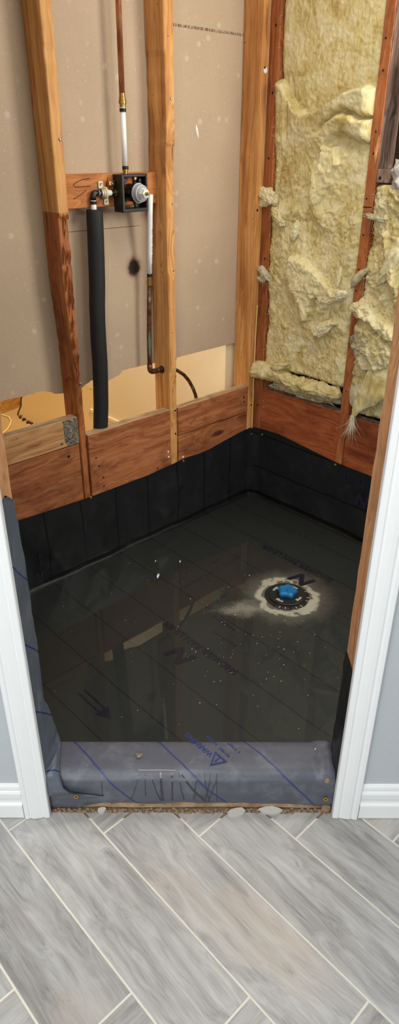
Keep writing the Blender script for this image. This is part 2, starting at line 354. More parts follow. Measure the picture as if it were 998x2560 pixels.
def grid(nu, nv, fn, uvfn=None):
    bm = bmesh.new(); vs = [[bm.verts.new(fn(i/nu, j/nv)) for j in range(nv+1)] for i in range(nu+1)]
    uvl = bm.loops.layers.uv.new('UVMap') if uvfn else None
    for i in range(nu):
        for j in range(nv):
            f = bm.faces.new((vs[i][j], vs[i+1][j], vs[i+1][j+1], vs[i][j+1])); f.smooth = True
            if uvfn:
                for lp, (a, b) in zip(f.loops, ((i, j), (i+1, j), (i+1, j+1), (i, j+1))): lp[uvl].uv = uvfn(a/nu, b/nv)
    return bm
def interp(xs, ys, x):
    if x <= xs[0]: return ys[0]
    for a, b, c, d in zip(xs, xs[1:], ys, ys[1:]):
        if x <= b: return c+(d-c)*(x-a)/(b-a)
    return ys[-1]
def ptab(pts, x): return interp([p[0] for p in pts], [p[1] for p in pts], x)
def text(s, size, mat, name, parent, mtx, ext=.0003, bold=0., shear=0., squash=1.):
    cu = bpy.data.curves.new('t', 'FONT'); cu.body = s; cu.size = size; cu.align_x = 'CENTER'; cu.align_y = 'CENTER'; cu.extrude = ext; cu.offset = bold; cu.shear = shear
    to = bpy.data.objects.new('t', cu); me = bpy.data.meshes.new_from_object(to); bpy.data.objects.remove(to); bpy.data.curves.remove(cu)
    bm = bmesh.new(); bm.from_mesh(me); bpy.data.meshes.remove(me)
    for v in bm.verts: v.co.x *= squash
    bm.transform(mtx); return fin(name, bm, mat, parent)
def frame(o, x, y, z=None):
    x = Vector(x).normalized(); y = Vector(y).normalized(); z = x.cross(y)
    return Matrix(((x.x, y.x, z.x, o[0]), (x.y, y.y, z.y, o[1]), (x.z, y.z, z.z, o[2]), (0, 0, 0, 1)))

# ================================================================== SETTING
# ---- floor: herringbone of long wood-look tiles on a grout bed
W_, L_, G_ = .1577, .622, .0052
X0, A0 = -1.677, -.788
fl = fin('floor', box(tuple(DW(0, 0, 0)+Vector((-2.6, -2.6, -.03))), (1, 1, 0), 0), 'grout'); bpy.data.objects.remove(fl)
def clip(poly, a, b, c):       # keep a*x+b*y<=c
    out = []
    for (p, q) in zip(poly, poly[1:]+poly[:1]):
        fp, fq = a*p[0]+b*p[1]-c, a*q[0]+b*q[1]-c
        if fp <= 0: out.append(p)
        if fp*fq < 0: t = fp/(fp-fq); out.append((p[0]+(q[0]-p[0])*t, p[1]+(q[1]-p[1])*t))
    return out
NX, NY = -EY, EX
bedpoly = [tuple(DW(s, d, 0)[:2]) for s, d in ((-1.6, -2.9), (1.6, -2.9), (1.6, -.013), (-1.6, -.013))]
floor = fin('floor', prism(bedpoly, -.04, -.0018), 'grout'); tag(floor, 'herringbone bathroom floor of pale grey wood-look tiles with cream grout', kind='structure')
tag(fin('floor_slab', prism([tuple(DW(-1.5, -.012, 0)[:2]), tuple(DW(1.5, -.012, 0)[:2]), (.09, -2.0), (.09, .09), (-2.2, .09)], -.03, -.0045), 'rubble', center=False), 'bare slab under the threshold gap', kind='structure')
def chipedge(poly):
    """roughen the edge of a tile that lies along the torn-out threshold"""
    out = []
    for p, q in zip(poly, poly[1:]+poly[:1]):
        out.append(p); dp = NX*(p[0]-OX)+NY*(p[1]-OY); dq = NX*(q[0]-OX)+NY*(q[1]-OY)
        ln = math.dist(p, q); sp = EX*(p[0]-OX)+EY*(p[1]-OY)
        if abs(dp-EDGE) < 1e-4 and abs(dq-EDGE) < 1e-4 and ln > .02 and -.4 < sp < .4:
            k = int(ln/.012)
            for i in range(1, k):
                t = i/k; h = max(0., fb((t*ln+sp*3, 1, 2), 22))*.010
                out.append((p[0]+(q[0]-p[0])*t-NX*h, p[1]+(q[1]-p[1])*t-NY*h))
    return out
EDGE = .002
def lay(x0, y0, w, h, horiz):
    g = G_/2; poly = [(x0+g, y0+g), (x0+w-g, y0+g), (x0+w-g, y0+h-g), (x0+g, y0+h-g)]
    poly = clip(poly, NX, NY, NX*OX+NY*OY+EDGE)
    for a, b, c in ((EX, EY, EX*OX+EY*OY+1.55), (-EX, -EY, -(EX*OX+EY*OY)+1.55), (-NX, -NY, -(NX*OX+NY*OY)+2.4)):
        if len(poly) > 2: poly = clip(poly, a, b, c)
    if len(poly) < 3: return
    ar = abs(sum(p[0]*q[1]-q[0]*p[1] for p, q in zip(poly, poly[1:]+poly[:1])))/2
    if ar < .0004: return
    poly = chipedge(poly)
    bm = prism(poly, -.006, 0, bev=.0007); uvl = bm.loops.layers.uv.new('UVMap')
    for f in bm.faces:
        for lp in f.loops:
            c = lp.vert.co; lp[uvl].uv = (c.x-x0, c.y-y0) if horiz else (c.y-y0, c.x-x0)
    fin('tile', bm, 'tile', floor)
for i in range(-14, 15):
    for j in range(-5, 5):
        lay(X0+i*W_+j*L_, A0-i*W_-L_+j*L_, W_, L_, False)
        lay(X0+i*W_+j*L_, A0-i*W_+j*L_, L_, W_, True)

# ---- doorway wall (painted board, framed opening)
def dbox(s0, s1, d0, d1, z0, z1, bev=.0008, **k): return box((s0, d0, z0), (s1, d1, z1), bev, tf=lambda c: DW(c.x, c.y, c.z), **k)
CE = 2.36
wf = fin('wall_front', merge(dbox(-1.55, -.362, 0, .013, 0, CE), dbox(.362, 1.55, 0, .013, 0, CE), dbox(-.362, .362, 0, .013, 2.06, CE),
     dbox(-1.55, -.5, .1, .112, 0, CE), dbox(.5, 1.5, .1, .112, 0, CE)), 'paint', center=False)
tag(wf, 'pale grey painted bathroom wall around the shower doorway', kind='structure')
# rough door studs
for sg, nm, lb in ((-1, 'trim_3', 'bare wooden jamb stud on the left of the shower doorway'), (1, 'trim_4', 'bare splintered wooden jamb stud on the right of the shower doorway')):
    a, b = sorted((sg*.3465, sg*.385)); bm = dbox(a, b, .0135, .099, .0, CE, .002, segs=(2, 60))
    for v in bm.verts:
        q = v.co; v.co = q+DW(0, 0, 0)*0+Vector((EX, EY, 0))*(fb(q, 16, sg*3)*.0022)+Vector((NX, NY, 0))*(fb(q, 30, sg*5)*.0025)
    tag(fin(nm, bm, 'stud_raw'), lb, kind='structure')
# casings: moulded profile swept up the opening, mitred to a head piece
prof = [(0, .0), (0, .0125), (.0015, .0145), (.012, .0158), (.0135, .0135), (.016, .0132), (.020, .0150), (.031, .0172), (.040, .0178), (.0435, .0160), (.046, .0162), (.049, .0186), (.0565, .0190), (.0585, .0175), (.0590, 0)]
def casing(sg, nm, lb):
    bm = bmesh.new(); rings = []
    for z, k in ((.002, 0), (2.05, 1)):
        rings.append([bm.verts.new(DW(sg*(.3355+w_), -t-.0005, z+(w_ if k else 0))) for w_, t in prof])
    for i in range(len(prof)-1): bm.faces.new((rings[0][i], rings[0][i+1], rings[1][i+1], rings[1][i]))
    bm.faces.new(rings[0]); bm.faces.new(rings[1][::-1]); bm.faces.new([rings[0][0], rings[1][0], rings[1][-1], rings[0][-1]])
    bmesh.ops.recalc_face_normals(bm, faces=bm.faces[:]); tag(fin(nm, bm, 'white'), lb, kind='structure')
casing(-1, 'trim_1', 'white moulded door casing left of the shower doorway'); casing(1, 'trim_2', 'white moulded door casing right of the shower doorway')
bm = bmesh.new(); ra = [bm.verts.new(DW(-.3355-w_, -t-.0005, 2.05+w_)) for w_, t in prof]; rb = [bm.verts.new(DW(.3355+w_, -t-.0005, 2.05+w_)) for w_, t in prof]
for i in range(len(prof)-1): bm.faces.new((ra[i], ra[i+1], rb[i+1], rb[i]))
bm.faces.new(ra); bm.faces.new(rb[::-1]); bmesh.ops.recalc_face_normals(bm, faces=bm.faces[:]); tag(fin('trim_5', bm, 'white'), 'white moulded head casing over the shower doorway', kind='structure')
bprof = [(0, 0), (0, .0140), (.002, .0155), (.040, .0155), (.0445, .0150), (.050, .0105), (.056, .0098), (.066, .0120), (.080, .0125), (.085, .0100), (.0875, .0080), (.092, .0085), (.099, .0075), (.103, .0050), (.1045, .0010), (.1045, 0)]
for sg, nm, lb in ((-1, 'baseboard_left', 'white stepped baseboard left of the doorway casing'), (1, 'baseboard_right', 'white stepped baseboard right of the doorway casing')):
    bm = bmesh.new(); rr_ = [[bm.verts.new(DW(sg*s_, -t-.0004, z+.001)) for z, t in bprof] for s_ in (.3965, 1.5)]
    for i in range(len(bprof)-1): bm.faces.new((rr_[0][i], rr_[0][i+1], rr_[1][i+1], rr_[1][i]))
    bm.faces.new(rr_[0]); bm.faces.new(rr_[1][::-1]); bmesh.ops.recalc_face_normals(bm, faces=bm.faces[:]); tag(fin(nm, bm, 'white'), lb, kind='structure')
# unseen sides of the bathroom, ceiling
tag(fin('wall_back', dbox(-1.6, 1.6, -2.95, -2.9, 0, CE, 0), 'paint', center=False), 'bathroom wall opposite the shower', kind='structure')
tag(fin('wall_side', merge(dbox(-1.65, -1.6, -2.9, .0, 0, CE, 0), dbox(1.6, 1.65, -2.9, .0, 0, CE, 0)), 'paint', center=False), 'side walls of the bathroom', kind='structure')
tag(fin('ceiling', merge(dbox(-1.65, 1.65, -2.95, .0, CE, CE+.02, 0), prism([tuple(DW(-1.55, 0, 0)[:2]), tuple(DW(1.9, 0, 0)[:2]), (.12, .12), (-2.6, .12)], CE, CE+.02)), 'white', center=False), 'white ceiling', kind='structure')

# ---- left wall: back of the room-side gypsum board, torn off at the bottom
tornx = [(-2.45, .70), (-1.112, .683), (-1.034, .682), (-.951, .682), (-.93, .676), (-.905, .664), (-.875, .655), (-.80, .660), (-.787, .667), (-.762, .676), (-.74, .677), (-.722, .660), (-.699, .655), (-.675, .662), (-.655, .668), (-.635, .672), (-.625, .680), (-.616, .685), (-.474, .682), (-.349, .681), (.09, .681)]
bm = bmesh.new(); xs = [-2.45+i*.006 for i in range(int(2.54/.006)+1)]
cols = []
for x in xs:
    z = ptab(tornx, x)+(fb((x, 0, 0), 60)*.0022 if x < -.60 else fb((x, 0, 0), 60)*.0006)+(fb((x, 3, 0), 18)*.004 if x < -.60 else 0)
    cols.append([bm.verts.new(q) for q in ((x, .0895, z), (x, .0895, CE), (x, .102, z+.003+fb((x, 9, 0), 40)*.002), (x, .102, CE))])
for a, b in zip(cols, cols[1:]):
    bm.faces.new((a[0], b[0], b[1], a[1])); bm.faces.new((a[2], a[3], b[3], b[2])); f = bm.faces.new((a[0], a[2], b[2], b[0])); f.material_index = 1
bmesh.ops.recalc_face_normals(bm, faces=bm.faces[:])
wl = fin('wall_left', bm, 'paper', center=False, extra=('gypsum',)); tag(wl, 'brown paper back of a gypsum board behind the left studs, torn off along its bottom edge', kind='structure')
# scratches on it
sc = [(-.317, 1.655), (-.314, 1.60), (-.300, 1.55), (-.286, 1.49), (-.277, 1.44), (-.274, 1.425)]
def ribbon(pts, wid, y):
    bm = bmesh.new(); vs = [(bm.verts.new((x-wid(i/(len(pts)-1)), y, z)), bm.verts.new((x+wid(i/(len(pts)-1)), y, z))) for i, (x, z) in enumerate(pts)]
    for a, b in zip(vs, vs[1:]): bm.faces.new((a[0], a[1], b[1], b[0]))
    return bm
fin('scratch', ribbon(sc, lambda t: .0008, .0891), 'chip', wl)
fin('scratch', ribbon([(-.258, 1.463), (-.254, 1.45), (-.251, 1.437), (-.246, 1.42)], lambda t: .0004+.0045*sin(pi*min(1, t*1.1)), .0891), 'spackle', wl)
# ---- right wall sheathing behind the insulation, with a window in its hidden stretch
tag(fin('wall_right', merge(box((.0935, -.95, 0), (.106, .10, CE), 0), box((.0935, -2.4, 0), (.106, -.95, 1.1), 0), box((.0935, -2.4, 2.0), (.106, -.95, CE), 0), box((.0935, -2.4, 1.1), (.106, -1.75, 2.0), 0)), 'dark', center=False), 'dark exterior sheathing behind the insulated right wall', kind='structure')

# ================================================================== FRAMING
def stud(name, x0, x1, y0, y1, z0, z1, mat, label, shape=None, group=None, nlev=150, cat='stud', amp=.0012):
    """a stud lofted from many levels so its faces and arrises can be uneven; shape(z) -> offsets (x0,x1,y0,y1)"""
    bm = bmesh.new(); rings = []; b = .0022; sd = R.random()*40
    zs = [z0+(z1-z0)*i/nlev for i in range(nlev+1)]
    for z in zs:
        o = shape(z) if shape else (0, 0, 0, 0)
        k = [nz((0, 0, z), 6, sd+i*7)*amp+nz((0, 0, z), 45, sd+i*11)*amp*.6 for i in range(4)]
        a0, a1, c0, c1 = x0+o[0]+k[0], x1+o[1]+k[1], y0+o[2]+k[2], y1+o[3]
        ring = [(a0+b, c0), (a1-b, c0), (a1, c0+b), (a1, c1-b), (a1-b, c1), (a0+b, c1), (a0, c1-b), (a0, c0+b)]
        rings.append([bm.verts.new((x, y, z)) for x, y in ring])
    for a, c in zip(rings, rings[1:]):
        for i in range(8): bm.faces.new((a[i], a[(i+1) % 8], c[(i+1) % 8], c[i]))
    bm.faces.new(rings[0][::-1]); bm.faces.new(rings[-1]); bmesh.ops.recalc_face_normals(bm, faces=bm.faces[:])
    return tag(fin(name, bm, mat), label, cat, group)
def head(parent, p, nrm, r=.004, mat='steel', name='nail_head'):
    p = Vector(p); nrm = Vector(nrm); return fin(name, lathe(p-nrm*.0005, nrm, [(0, r), (.0012, r), (.0018, r*.7), (.0014, r*.25)], 14), mat, parent)
# left stud: upper front face cut back to a notch at z 1.22, splintered edge lower down
def sh1(z):
    o = [0, 0, 0, 0]
    if z < 1.225: o[2] = .006+.003*sst(1.0, .7, z)
    if z < 1.225: o[1] = -.002+.004*nz((0, 0, z), 30)
    if z < 1.0: o[0] = .010*sst(1.05, .8, z)
    if .70 < z < 1.1: o[2] += .004*abs(nz((0, 0, z), 60)); o[0] += .004*nz((0, 0, z), 40)
    if 1.60 < z < 1.62: o[2] += .002
    return o
s1 = stud('wood_stud', -.8885, -.852, 0, .089, 0, CE-.001, 'stud', 'leftmost wall stud, splintered lower half, notched beside the plumbing block', sh1, 'studs of the left wall')
s1.data.materials.append(M['stud_red'])
for f in s1.data.polygons:
    if f.center.z < 1.222-s1.location.z: f.material_index = 1
bm = bmesh.new()
for i in range(14):         # torn fibres at the notch
    x = -.886+i*.0024; h = .006+R.random()*.014; a = [bm.verts.new(q) for q in ((x, -.0005, 1.226), (x+.0023, -.0005, 1.226), (x+.0011+R.uniform(-.001, .001), .002, 1.226-h))]; b = [bm.verts.new(v.co+Vector((0, .006, 0))) for v in a]
    bm.faces.new(a); bm.faces.new(b[::-1])
    for k in range(3): bm.faces.new((a[k], b[k], b[(k+1) % 3], a[(k+1) % 3]))
bmesh.ops.recalc_face_normals(bm, faces=bm.faces[:]); fin('splintered_edge', bm, 'stud', s1)
bm = bmesh.new()
for i in range(46):         # long splinters on the lower arris
    z = R.uniform(.62, 1.2); x = -.872+R.uniform(-.012, .012); l = R.uniform(.02, .07); wd = R.uniform(.0008, .0026); y = .004-R.random()*.003
    a = [bm.verts.new(q) for q in ((x-wd, y+.003, z), (x+wd, y+.003, z), (x+wd*.3, y-.0035, z+l*.5), (x, y+.002, z+l))]
    bm.faces.new((a[0], a[1], a[2])); bm.faces.new((a[0], a[2], a[3])); bm.faces.new((a[1], a[3], a[2]))
o = fin('splinters', bm, 'stud_red', s1); o['kind'] = 'stuff'
head(s1, (-.862, -.001, 1.415), (0, -1, 0), .0045); head(s1, (-.858, .006, .705), (0, -1, 0), .0045)
def sh2(z):
    o = [0, 0, 0, 0]
    if z < 1.405: o[1] = -.0045; o[2] = .002
    if 1.405 < z < 1.64: o[0] = .003+.002*nz((0, 0, z), 30)
    if 1.405 < z < 1.412: o[2] = .003
    if .66 < z < .72: o[3] = 0
    if z < .665: o[2] = .004; o[1] = -.003
    if 1.0 < z < 1.14: o[1] += .003*nz((0, 0, z), 50)
    return o
s2 = stud('wood_stud', -.4716, -.4335, 0, .089, 0, CE-.001, 'stud', 'middle stud of the left wall, right of the shower valve, copper pipe near its foot', sh2, 'studs of the left wall')
bm = bmesh.new()
for i in range(9):
    x = -.470+i*.0040; h = .008+R.random()*.012; a = [bm.verts.new(q) for q in ((x, -.0008, 1.409), (x+.0038, -.0008, 1.409), (x+.0018, .001, 1.409-h))]; b = [bm.verts.new(v.co+Vector((0, .005, 0))) for v in a]
    bm.faces.new(a); bm.faces.new(b[::-1])
    for k in range(3): bm.faces.new((a[k], b[k], b[(k+1) % 3], a[(k+1) % 3]))
bmesh.ops.recalc_face_normals(bm, faces=bm.faces[:]); fin('splintered_edge', bm, 'stud', s2)
head(s2, (-.448, -.0003, 1.527), (0, -1, 0), .0045); head(s2, (-.445, .002, 1.02), (0, -1, 0), .004); head(s2, (-.447, .003, .985), (0, -1, 0), .004); head(s2, (-.446, .003, 1.23), (0, -1, 0), .004)
head(s2, (-.441, .003, .71), (0, -1, 0), .0045); head(s2, (-.446, .004, .51), (0, -1, 0), .004, 'hole', 'nail_hole'); head(s2, (-.446, .004, .415), (0, -1, 0), .004, 'hole', 'nail_hole')
fin('bored_hole', lathe((-.4709, .046, .667), (-1, 0, 0), [(0, .014), (.0014, .014), (.0016, .012)], 20), 'hole', s2)
s3 = stud('wood_stud', -.0383, -.0016, 0, .089, 0, CE-.001, 'stud', 'corner stud ending the left wall, dark knot near its top', None, 'studs of the left wall')
fin('paint_line', ribbon([(-.0065, 1.3+.1*i) for i in range(10)], lambda t: .0011, -.0012), 'gypsum', s3)
fin('spackle_blob', lathe((-.018, -.0002, 1.625), (0, -1, 0), [(0, .010), (.001, .0085), (.0015, .002)], 12), 'spackle', s3)
head(s3, (-.023, -.0013, 1.632), (0, -1, 0), .0035, 'hole', 'nail_hole'); head(s3, (-.030, -.0006, 1.19), (0, -1, 0), .0045, 'hole', 'nail_hole'); head(s3, (-.018, -.0006, .43), (0, -1, 0), .004, 'hole', 'nail_hole')
s4 = stud('wood_stud', .0012, .0895, -.0400, .0300, 0, CE-.001, 'stud_red', 'narrow corner stud starting the insulated right wall', None, 'studs of the right wall')
for z in (1.75, 1.56, 1.36, 1.21, 1.02, .62, .43): head(s4, (-.0002, -.022+R.uniform(-.008, .008), z), (-1, 0, 0), .0035, 'hole', 'nail_hole')
def sh5(z): return (0, 0, .002*nz((0, 0, z), 20) + (.004 if z < .42 else 0), 0)
s5 = stud('wood_stud', .0005, .0895, -.4755, -.4400, 0, CE-.001, 'stud_red', 'stud between the two insulation bays of the right wall', sh5, 'studs of the right wall')
fin('dusty_side', box((.004, -.4778, 1.33), (.089, -.4757, CE-.02), .0005), 'frost', s5)
fin('marker_line', box((-.0004, -.4752, 1.2235), (.0012, -.4405, 1.2262), 0), 'hole', s5)
for z in (1.68, 1.60, 1.44, 1.38, 1.25, 1.14, 1.03, .96, .80, .60): head(s5, (0.0002, -.457+R.uniform(-.008, .008), z), (-1, 0, 0), .0028, 'hole', 'nail_hole')
bm = bmesh.new()
for a, b in (((-.002, -.470, 1.43), (-.004, -.466, 1.345)), ((-.002, -.473, 1.425), (-.004, -.468, 1.34)), ((-.002, -.462, 1.40), (-.003, -.468, 1.35)), ((-.002, -.475, 1.41), (-.003, -.470, 1.34))):
    q = tube([a, ((Vector(a)+Vector(b))/2)+Vector((-.002, 0, 0)), b], .001, 5, rads=[.0004, .0013, .0004]); bm = merge(bm, q)
fin('splinters', bm, 'splinter', s5)
# blocking boards
def board(name, lo, hi, mat, label, ax, group=None, top=None, cat='board', jit=.0012):
    bm = box(lo, hi, .002, segs=(ax, 26), jit=jit); o = tag(fin(name, bm, mat), label, cat, group)
    if top:
        o.data.materials.append(M[top])
        for f in o.data.polygons:
            if f.normal.z > .6: f.material_index = 1
    return o
GL, GR = 'blocking boards of the left wall', 'blocking boards of the right wall'
b1 = board('blocking_board', (-1.42, .0015, .26), (-.8895, .0395, .502), 'board_x', 'wide reddish blocking board with big knots, left of the splintered stud', 0, GL)
b0 = board('blocking_board', (-1.42, -.0005, .5055), (-.8895, .038, .600), 'board_grey', 'weathered pale board with concrete smear on its end, on top of the knotty board', 0, GL, 'cut_x')
cp = [(-.922+R.uniform(-.004, .004), .512+.010*i) for i in range(9)]
cp = [(-.945+.012*nz((0, 0, i), .7), .503+.012*i) for i in range(9)]; cp[0] = (-.925, .506); cp[1] = (-.938, .512)
fin('concrete_smear', prism(cp+[(-.8892, .599), (-.8892, .506)], 0, .0016, tf=lambda c: Vector((c.x, -.0004-c.z, c.y))), 'concrete', b0)
head(b0, (-.958, -.001, .522), (0, -1, 0), .005, 'steel'); head(b1, (-.935, .001, .468), (0, -1, 0), .005, 'hole', 'nail_hole')
b2 = board('blocking_board', (-.8515, .001, .24), (-.4725, .039, .5215), 'board_x', 'wide stained blocking board between the first two studs, frayed top edge', 0, GL, 'cut_x', jit=.002)
for x, z in ((-.825, .43), (-.815, .395), (-.80, .345), (-.545, .30), (-.80, .31)): head(b2, (x, -.0002, z), (0, -1, 0), .003, 'hole', 'nail_hole')
for x, z in ((-.487, .33), (-.489, .352)): head(b2, (x, -.0002, z), (0, -1, 0), .004, 'spackle', 'paint_blob')
b3 = board('blocking_board', (-.4325, .001, .404), (-.039, .039, .5165), 'board_x', 'upper red blocking board between middle stud and corner', 0, GL, 'cut_x')
b4 = board('blocking_board', (-.4325, .003, .24), (-.039, .040, .400), 'board_x', 'lower red blocking board just above the liner, left of the corner', 0, GL)
head(b3, (-.065, -.0003, .475), (0, -1, 0), .004, 'hole', 'nail_hole'); head(b3, (-.064, -.0003, .455), (0, -1, 0), .0035, 'hole', 'nail_hole'); head(b4, (-.41, .0016, .305), (0, -1, 0), .0045, 'spackle', 'paint_blob')
b5 = board('blocking_board', (.001, -.4395, .24), (.039, -.0405, .511), 'board_y', 'wide red-brown blocking board under the first insulation bay', 1, GR, 'frost')
for y, z in ((-.052, .455), (-.056, .43)): head(b5, (0, y, z), (-1, 0, 0), .0045, 'rubble')
b6 = board('blocking_board', (.001, -.90, .24), (.039, -.4765, .509), 'board_y', 'red-brown blocking board right of the bay stud, beside the doorway', 1, GR, 'frost')
b7 = board('wood_block', (.000, -.53, 1.298), (.085, -.4785, 1.337), 'frost', 'short dusty wood block nailed to the right stud under the duct', 1, None)
head(b7, (-.0006, -.492, 1.312), (-1, 0, 0), .0045, 'hole', 'nail_hole')
blk = board('blocking_board', (-.8515, .051, 1.231), (-.4725, .0885, 1.3235), 'block_x', 'horizontal blocking board carrying the shower valve between two studs', 0, None, jit=.0006)
def scrib(pts, y, r=.0009): return tube([(x, y, z) for x, z in pts], r, 5)
fin('pencil_mark', scrib([(-.735, 1.312), (-.76, 1.310), (-.785, 1.303), (-.797, 1.295), (-.79, 1.290), (-.76, 1.290), (-.735, 1.291)], .0503), 'pencil', blk)
fin('pencil_mark', scrib([(-.80, 1.258), (-.775, 1.267), (-.75, 1.281)], .0503), 'pencil', blk)
fin('pencil_mark', scrib([(-.69, 1.245), (-.677, 1.285), (-.668, 1.314)], .0503), 'pencil', blk)
st = [(-.0085, .845), (-.0085, .835), (-.010, .78), (-.012, .72), (-.011, .66), (-.012, .60), (-.011, .53), (-.009, .46), (-.009, .40), (-.008, .335), (-.008, .322)]
tag(fin('cable', tube([(x-.004, -.0055, z) for x, z in st], .0032, 8), 'strip', smooth=True), 'thin pale yellow cable running down the corner studs', 'cable')

# ================================================================== PLUMBING
YP = .040
# riser: copper tube, adapter, white pex
rz = thing('riser_pipe', (-.606, YP, 1.325), 'vertical supply riser, copper above and white plastic below, over the valve', 'pipe')
fin('copper_tube', tube([(-.601, YP, CE-.005), (-.606, YP, 1.532)], .0085), 'copper', rz)
fin('adapter', lathe((-.606, YP, 1.500), (0, 0, 1), [(0, .0092), (.008, .0092), (.009, .0115), (.018, .0115), (.019, .0100), (.026, .0100), (.027, .0088), (.036, .0088)], 20), 'brass', rz)
fin('pex_tube', tube([(-.606, YP, 1.505), (-.607, YP, 1.335)], .0085), 'white_pex', rz)
for z in (1.488, 1.334): fin('crimp_ring', lathe((-.606, YP, z), (0, 0, 1), [(0, .0098), (.0095, .0098)], 20), 'crimp', rz)
fin('barb', lathe((-.607, YP, 1.318), (0, 0, 1), [(0, .007), (.010, .007), (.011, .009), (.016, .009)], 18), 'brass', rz)
# valve
vz = 1.269
va = thing('shower_valve', (-.592, .03, 1.215), 'black-framed shower valve with grey cartridge sleeve on the horizontal block', 'valve')
def xz(poly, y0, y1): return prism(poly, 0, 1, tf=lambda c: Vector((c.x, y0+(y1-y0)*c.z, c.y)))
PX0, PX1, PZ0, PZ1 = -.650, -.540, 1.214, 1.322
fr_ = merge(box((PX0, .004, PZ0), (PX0+.010, .050, PZ1), .002), box((PX1-.007, .014, PZ0), (PX1, .050, PZ1), .002), box((PX0+.010, .014, PZ1-.009), (PX1-.007, .050, PZ1), .002), box((PX0+.010, .008, PZ0), (PX1-.007, .050, PZ0+.011), .002))
fin('mounting_frame', fr_, 'black', va)
pl_ = merge(box((PX0+.010, .042, PZ0+.011), (PX0+.022, .050, PZ1-.009), .001), box((PX1-.030, .042, PZ0+.011), (PX1-.007, .050, PZ1-.009), .001), box((PX0+.022, .043, PZ0+.036), (PX1-.030, .050, PZ1-.032), .001), lathe((PX0+.018, .030, PZ0+.025), (0, 1, 0), [(0, .006), (.015, .006)], 16), lathe((PX1-.016, .030, PZ1-.020), (0, 1, 0), [(0, .006), (.015, .006)], 16))
fin('mounting_plate', pl_, 'black', va)
fin('valve_body', lathe((-.598, .048, vz), (0, -1, 0), [(0, .022), (.010, .022), (.012, .026), (.058, .026), (.060, .023)], 36), 'brass_dark', va)
fin('body_band', lathe((-.598, .006, vz), (0, -1, 0), [(0, .0275), (.006, .0285), (.016, .0285), (.018, .027)], 36), 'black', va)
fin('cartridge_sleeve', lathe((-.598, -.0115, vz), (0, -1, 0), [(0, .0285), (.003, .0285), (.0035, .0265), (.017, .0245), (.018, .020), (.022, .019)], 36), 'grey_plastic', va)
fin('sleeve_rim', lathe((-.598, -.0105, vz), (0, -1, 0), [(0, .0292), (.0022, .0292)], 36), 'steel', va)
fin('retaining_nut', lathe((-.598, -.033, vz), (0, -1, 0), [(0, .0165), (.005, .0165), (.006, .0145), (.016, .0135), (.017, .008)], 6), 'pale_plastic', va)
fin('valve_stem', lathe((-.598, -.049, vz), (0, -1, 0), [(0, .0052), (.005, .0052), (.006, .0036), (.015, .0036), (.016, .0025)], 14), 'brass', va)
fin('screw_stop', lathe((-.625, .030, 1.303), (0, -1, 0), [(0, .006), (.010, .006), (.011, .003)], 14), 'ink_blue', va)
fin('screw_stop', lathe((-.585, .030, 1.309), (0, -1, 0), [(0, .0045), (.012, .0045)], 12), 'brass', va)
fin('side_inlet', lathe((-.620, YP, 1.270), (-1, 0, 0), [(0, .013), (.024, .013), (.025, .0105), (.031, .0105), (.032, .008), (.046, .008)], 8), 'brass', va)
fin('lug', box((-.676, .036, 1.289), (-.652, .049, 1.305), .003), 'brass', va)
head(va, (-.664, .0355, 1.297), (0, -1, 0), .0045, 'steel', 'screw')
# hot supply: elbow, horizontal stub, insulated drop
hs_ = thing('supply_pipe', (-.762, YP, .30), 'white plastic supply pipe with elbow, dropping into a black foam sleeve', 'pipe')
fin('pex_tube', tube([(-.662, YP, 1.270), (-.722, YP, 1.271)], .0085), 'white_pex', hs_)
fin('crimp_ring', lathe((-.667, YP, 1.270), (1, 0, 0), [(0, .0098), (.0085, .0098)], 20), 'crimp', hs_); fin('crimp_ring', lathe((-.713, YP, 1.271), (1, 0, 0), [(0, .0098), (.0085, .0098)], 20), 'crimp', hs_)
el = [(-.716, YP, 1.2715)]+[(-.726-.009*sin(a), YP, 1.2625+.009*cos(a)) for a in (0, .4, .8, 1.2, 1.57)]+[(-.735, YP, 1.252)]
fin('elbow', tube(el, .0092), 'black', hs_)
fin('pex_tube', tube([(-.735, YP, 1.256), (-.736, YP, 1.205)], .0088), 'white_pex', hs_); fin('crimp_ring', lathe((-.7355, YP, 1.241), (0, 0, 1), [(0, .0100), (.009, .0100)], 20), 'crimp', hs_)
fp = [(-.733, 1.2265), (-.733, 1.222), (-.735, 1.15), (-.738, 1.08), (-.742, 1.0), (-.7475, .94), (-.749, .89), (-.752, .82), (-.752, .75), (-.755, .68), (-.760, .60), (-.768, .52), (-.775, .42), (-.780, .30)]
bm = tube([(x+.0, YP+.001, z) for x, z in fp], .0262, 28, rads=[.024]+[.0262+.0008*nz((0, 0, z), 15) for x, z in fp[1:]])
for v in bm.verts:
    d_ = (v.co-Vector((-.728, .014, .905))).length; v.co += Vector((-.3, .8, 0))*.006*max(0, 1-d_/.028)
fin('foam_sleeve', bm, 'foam', hs_)
# bracket
br = thing('pipe_strap', (-.690, .045, 1.245), 'cream plastic strap screwed over the short white pipe', 'bracket')
fin('strap_band', tube([(-.690, .0505, 1.256), (-.690, .033, 1.2575), (-.690, .0285, 1.263), (-.690, .0275, 1.270), (-.690, .0285, 1.277), (-.690, .033, 1.2835), (-.690, .0505, 1.285)], .004, 8), 'cream_plastic', br)
fin('strap_saddle', lathe((-.699, YP, 1.2703), (1, 0, 0), [(0, .0110), (.001, .0125), (.017, .0125), (.018, .0110)], 24), 'cream_plastic', br)
for dz in (1, -1):
    zc = 1.270+dz*.023; xo = -.690-dz*.009
    fin('strap_ear', box((xo-.009, .0455, zc-.011), (xo+.009, .0505, zc+.011), .003), 'cream_plastic', br); head(br, (xo, .0452, zc+dz*.002), (0, -1, 0), .0042, 'steel', 'screw')
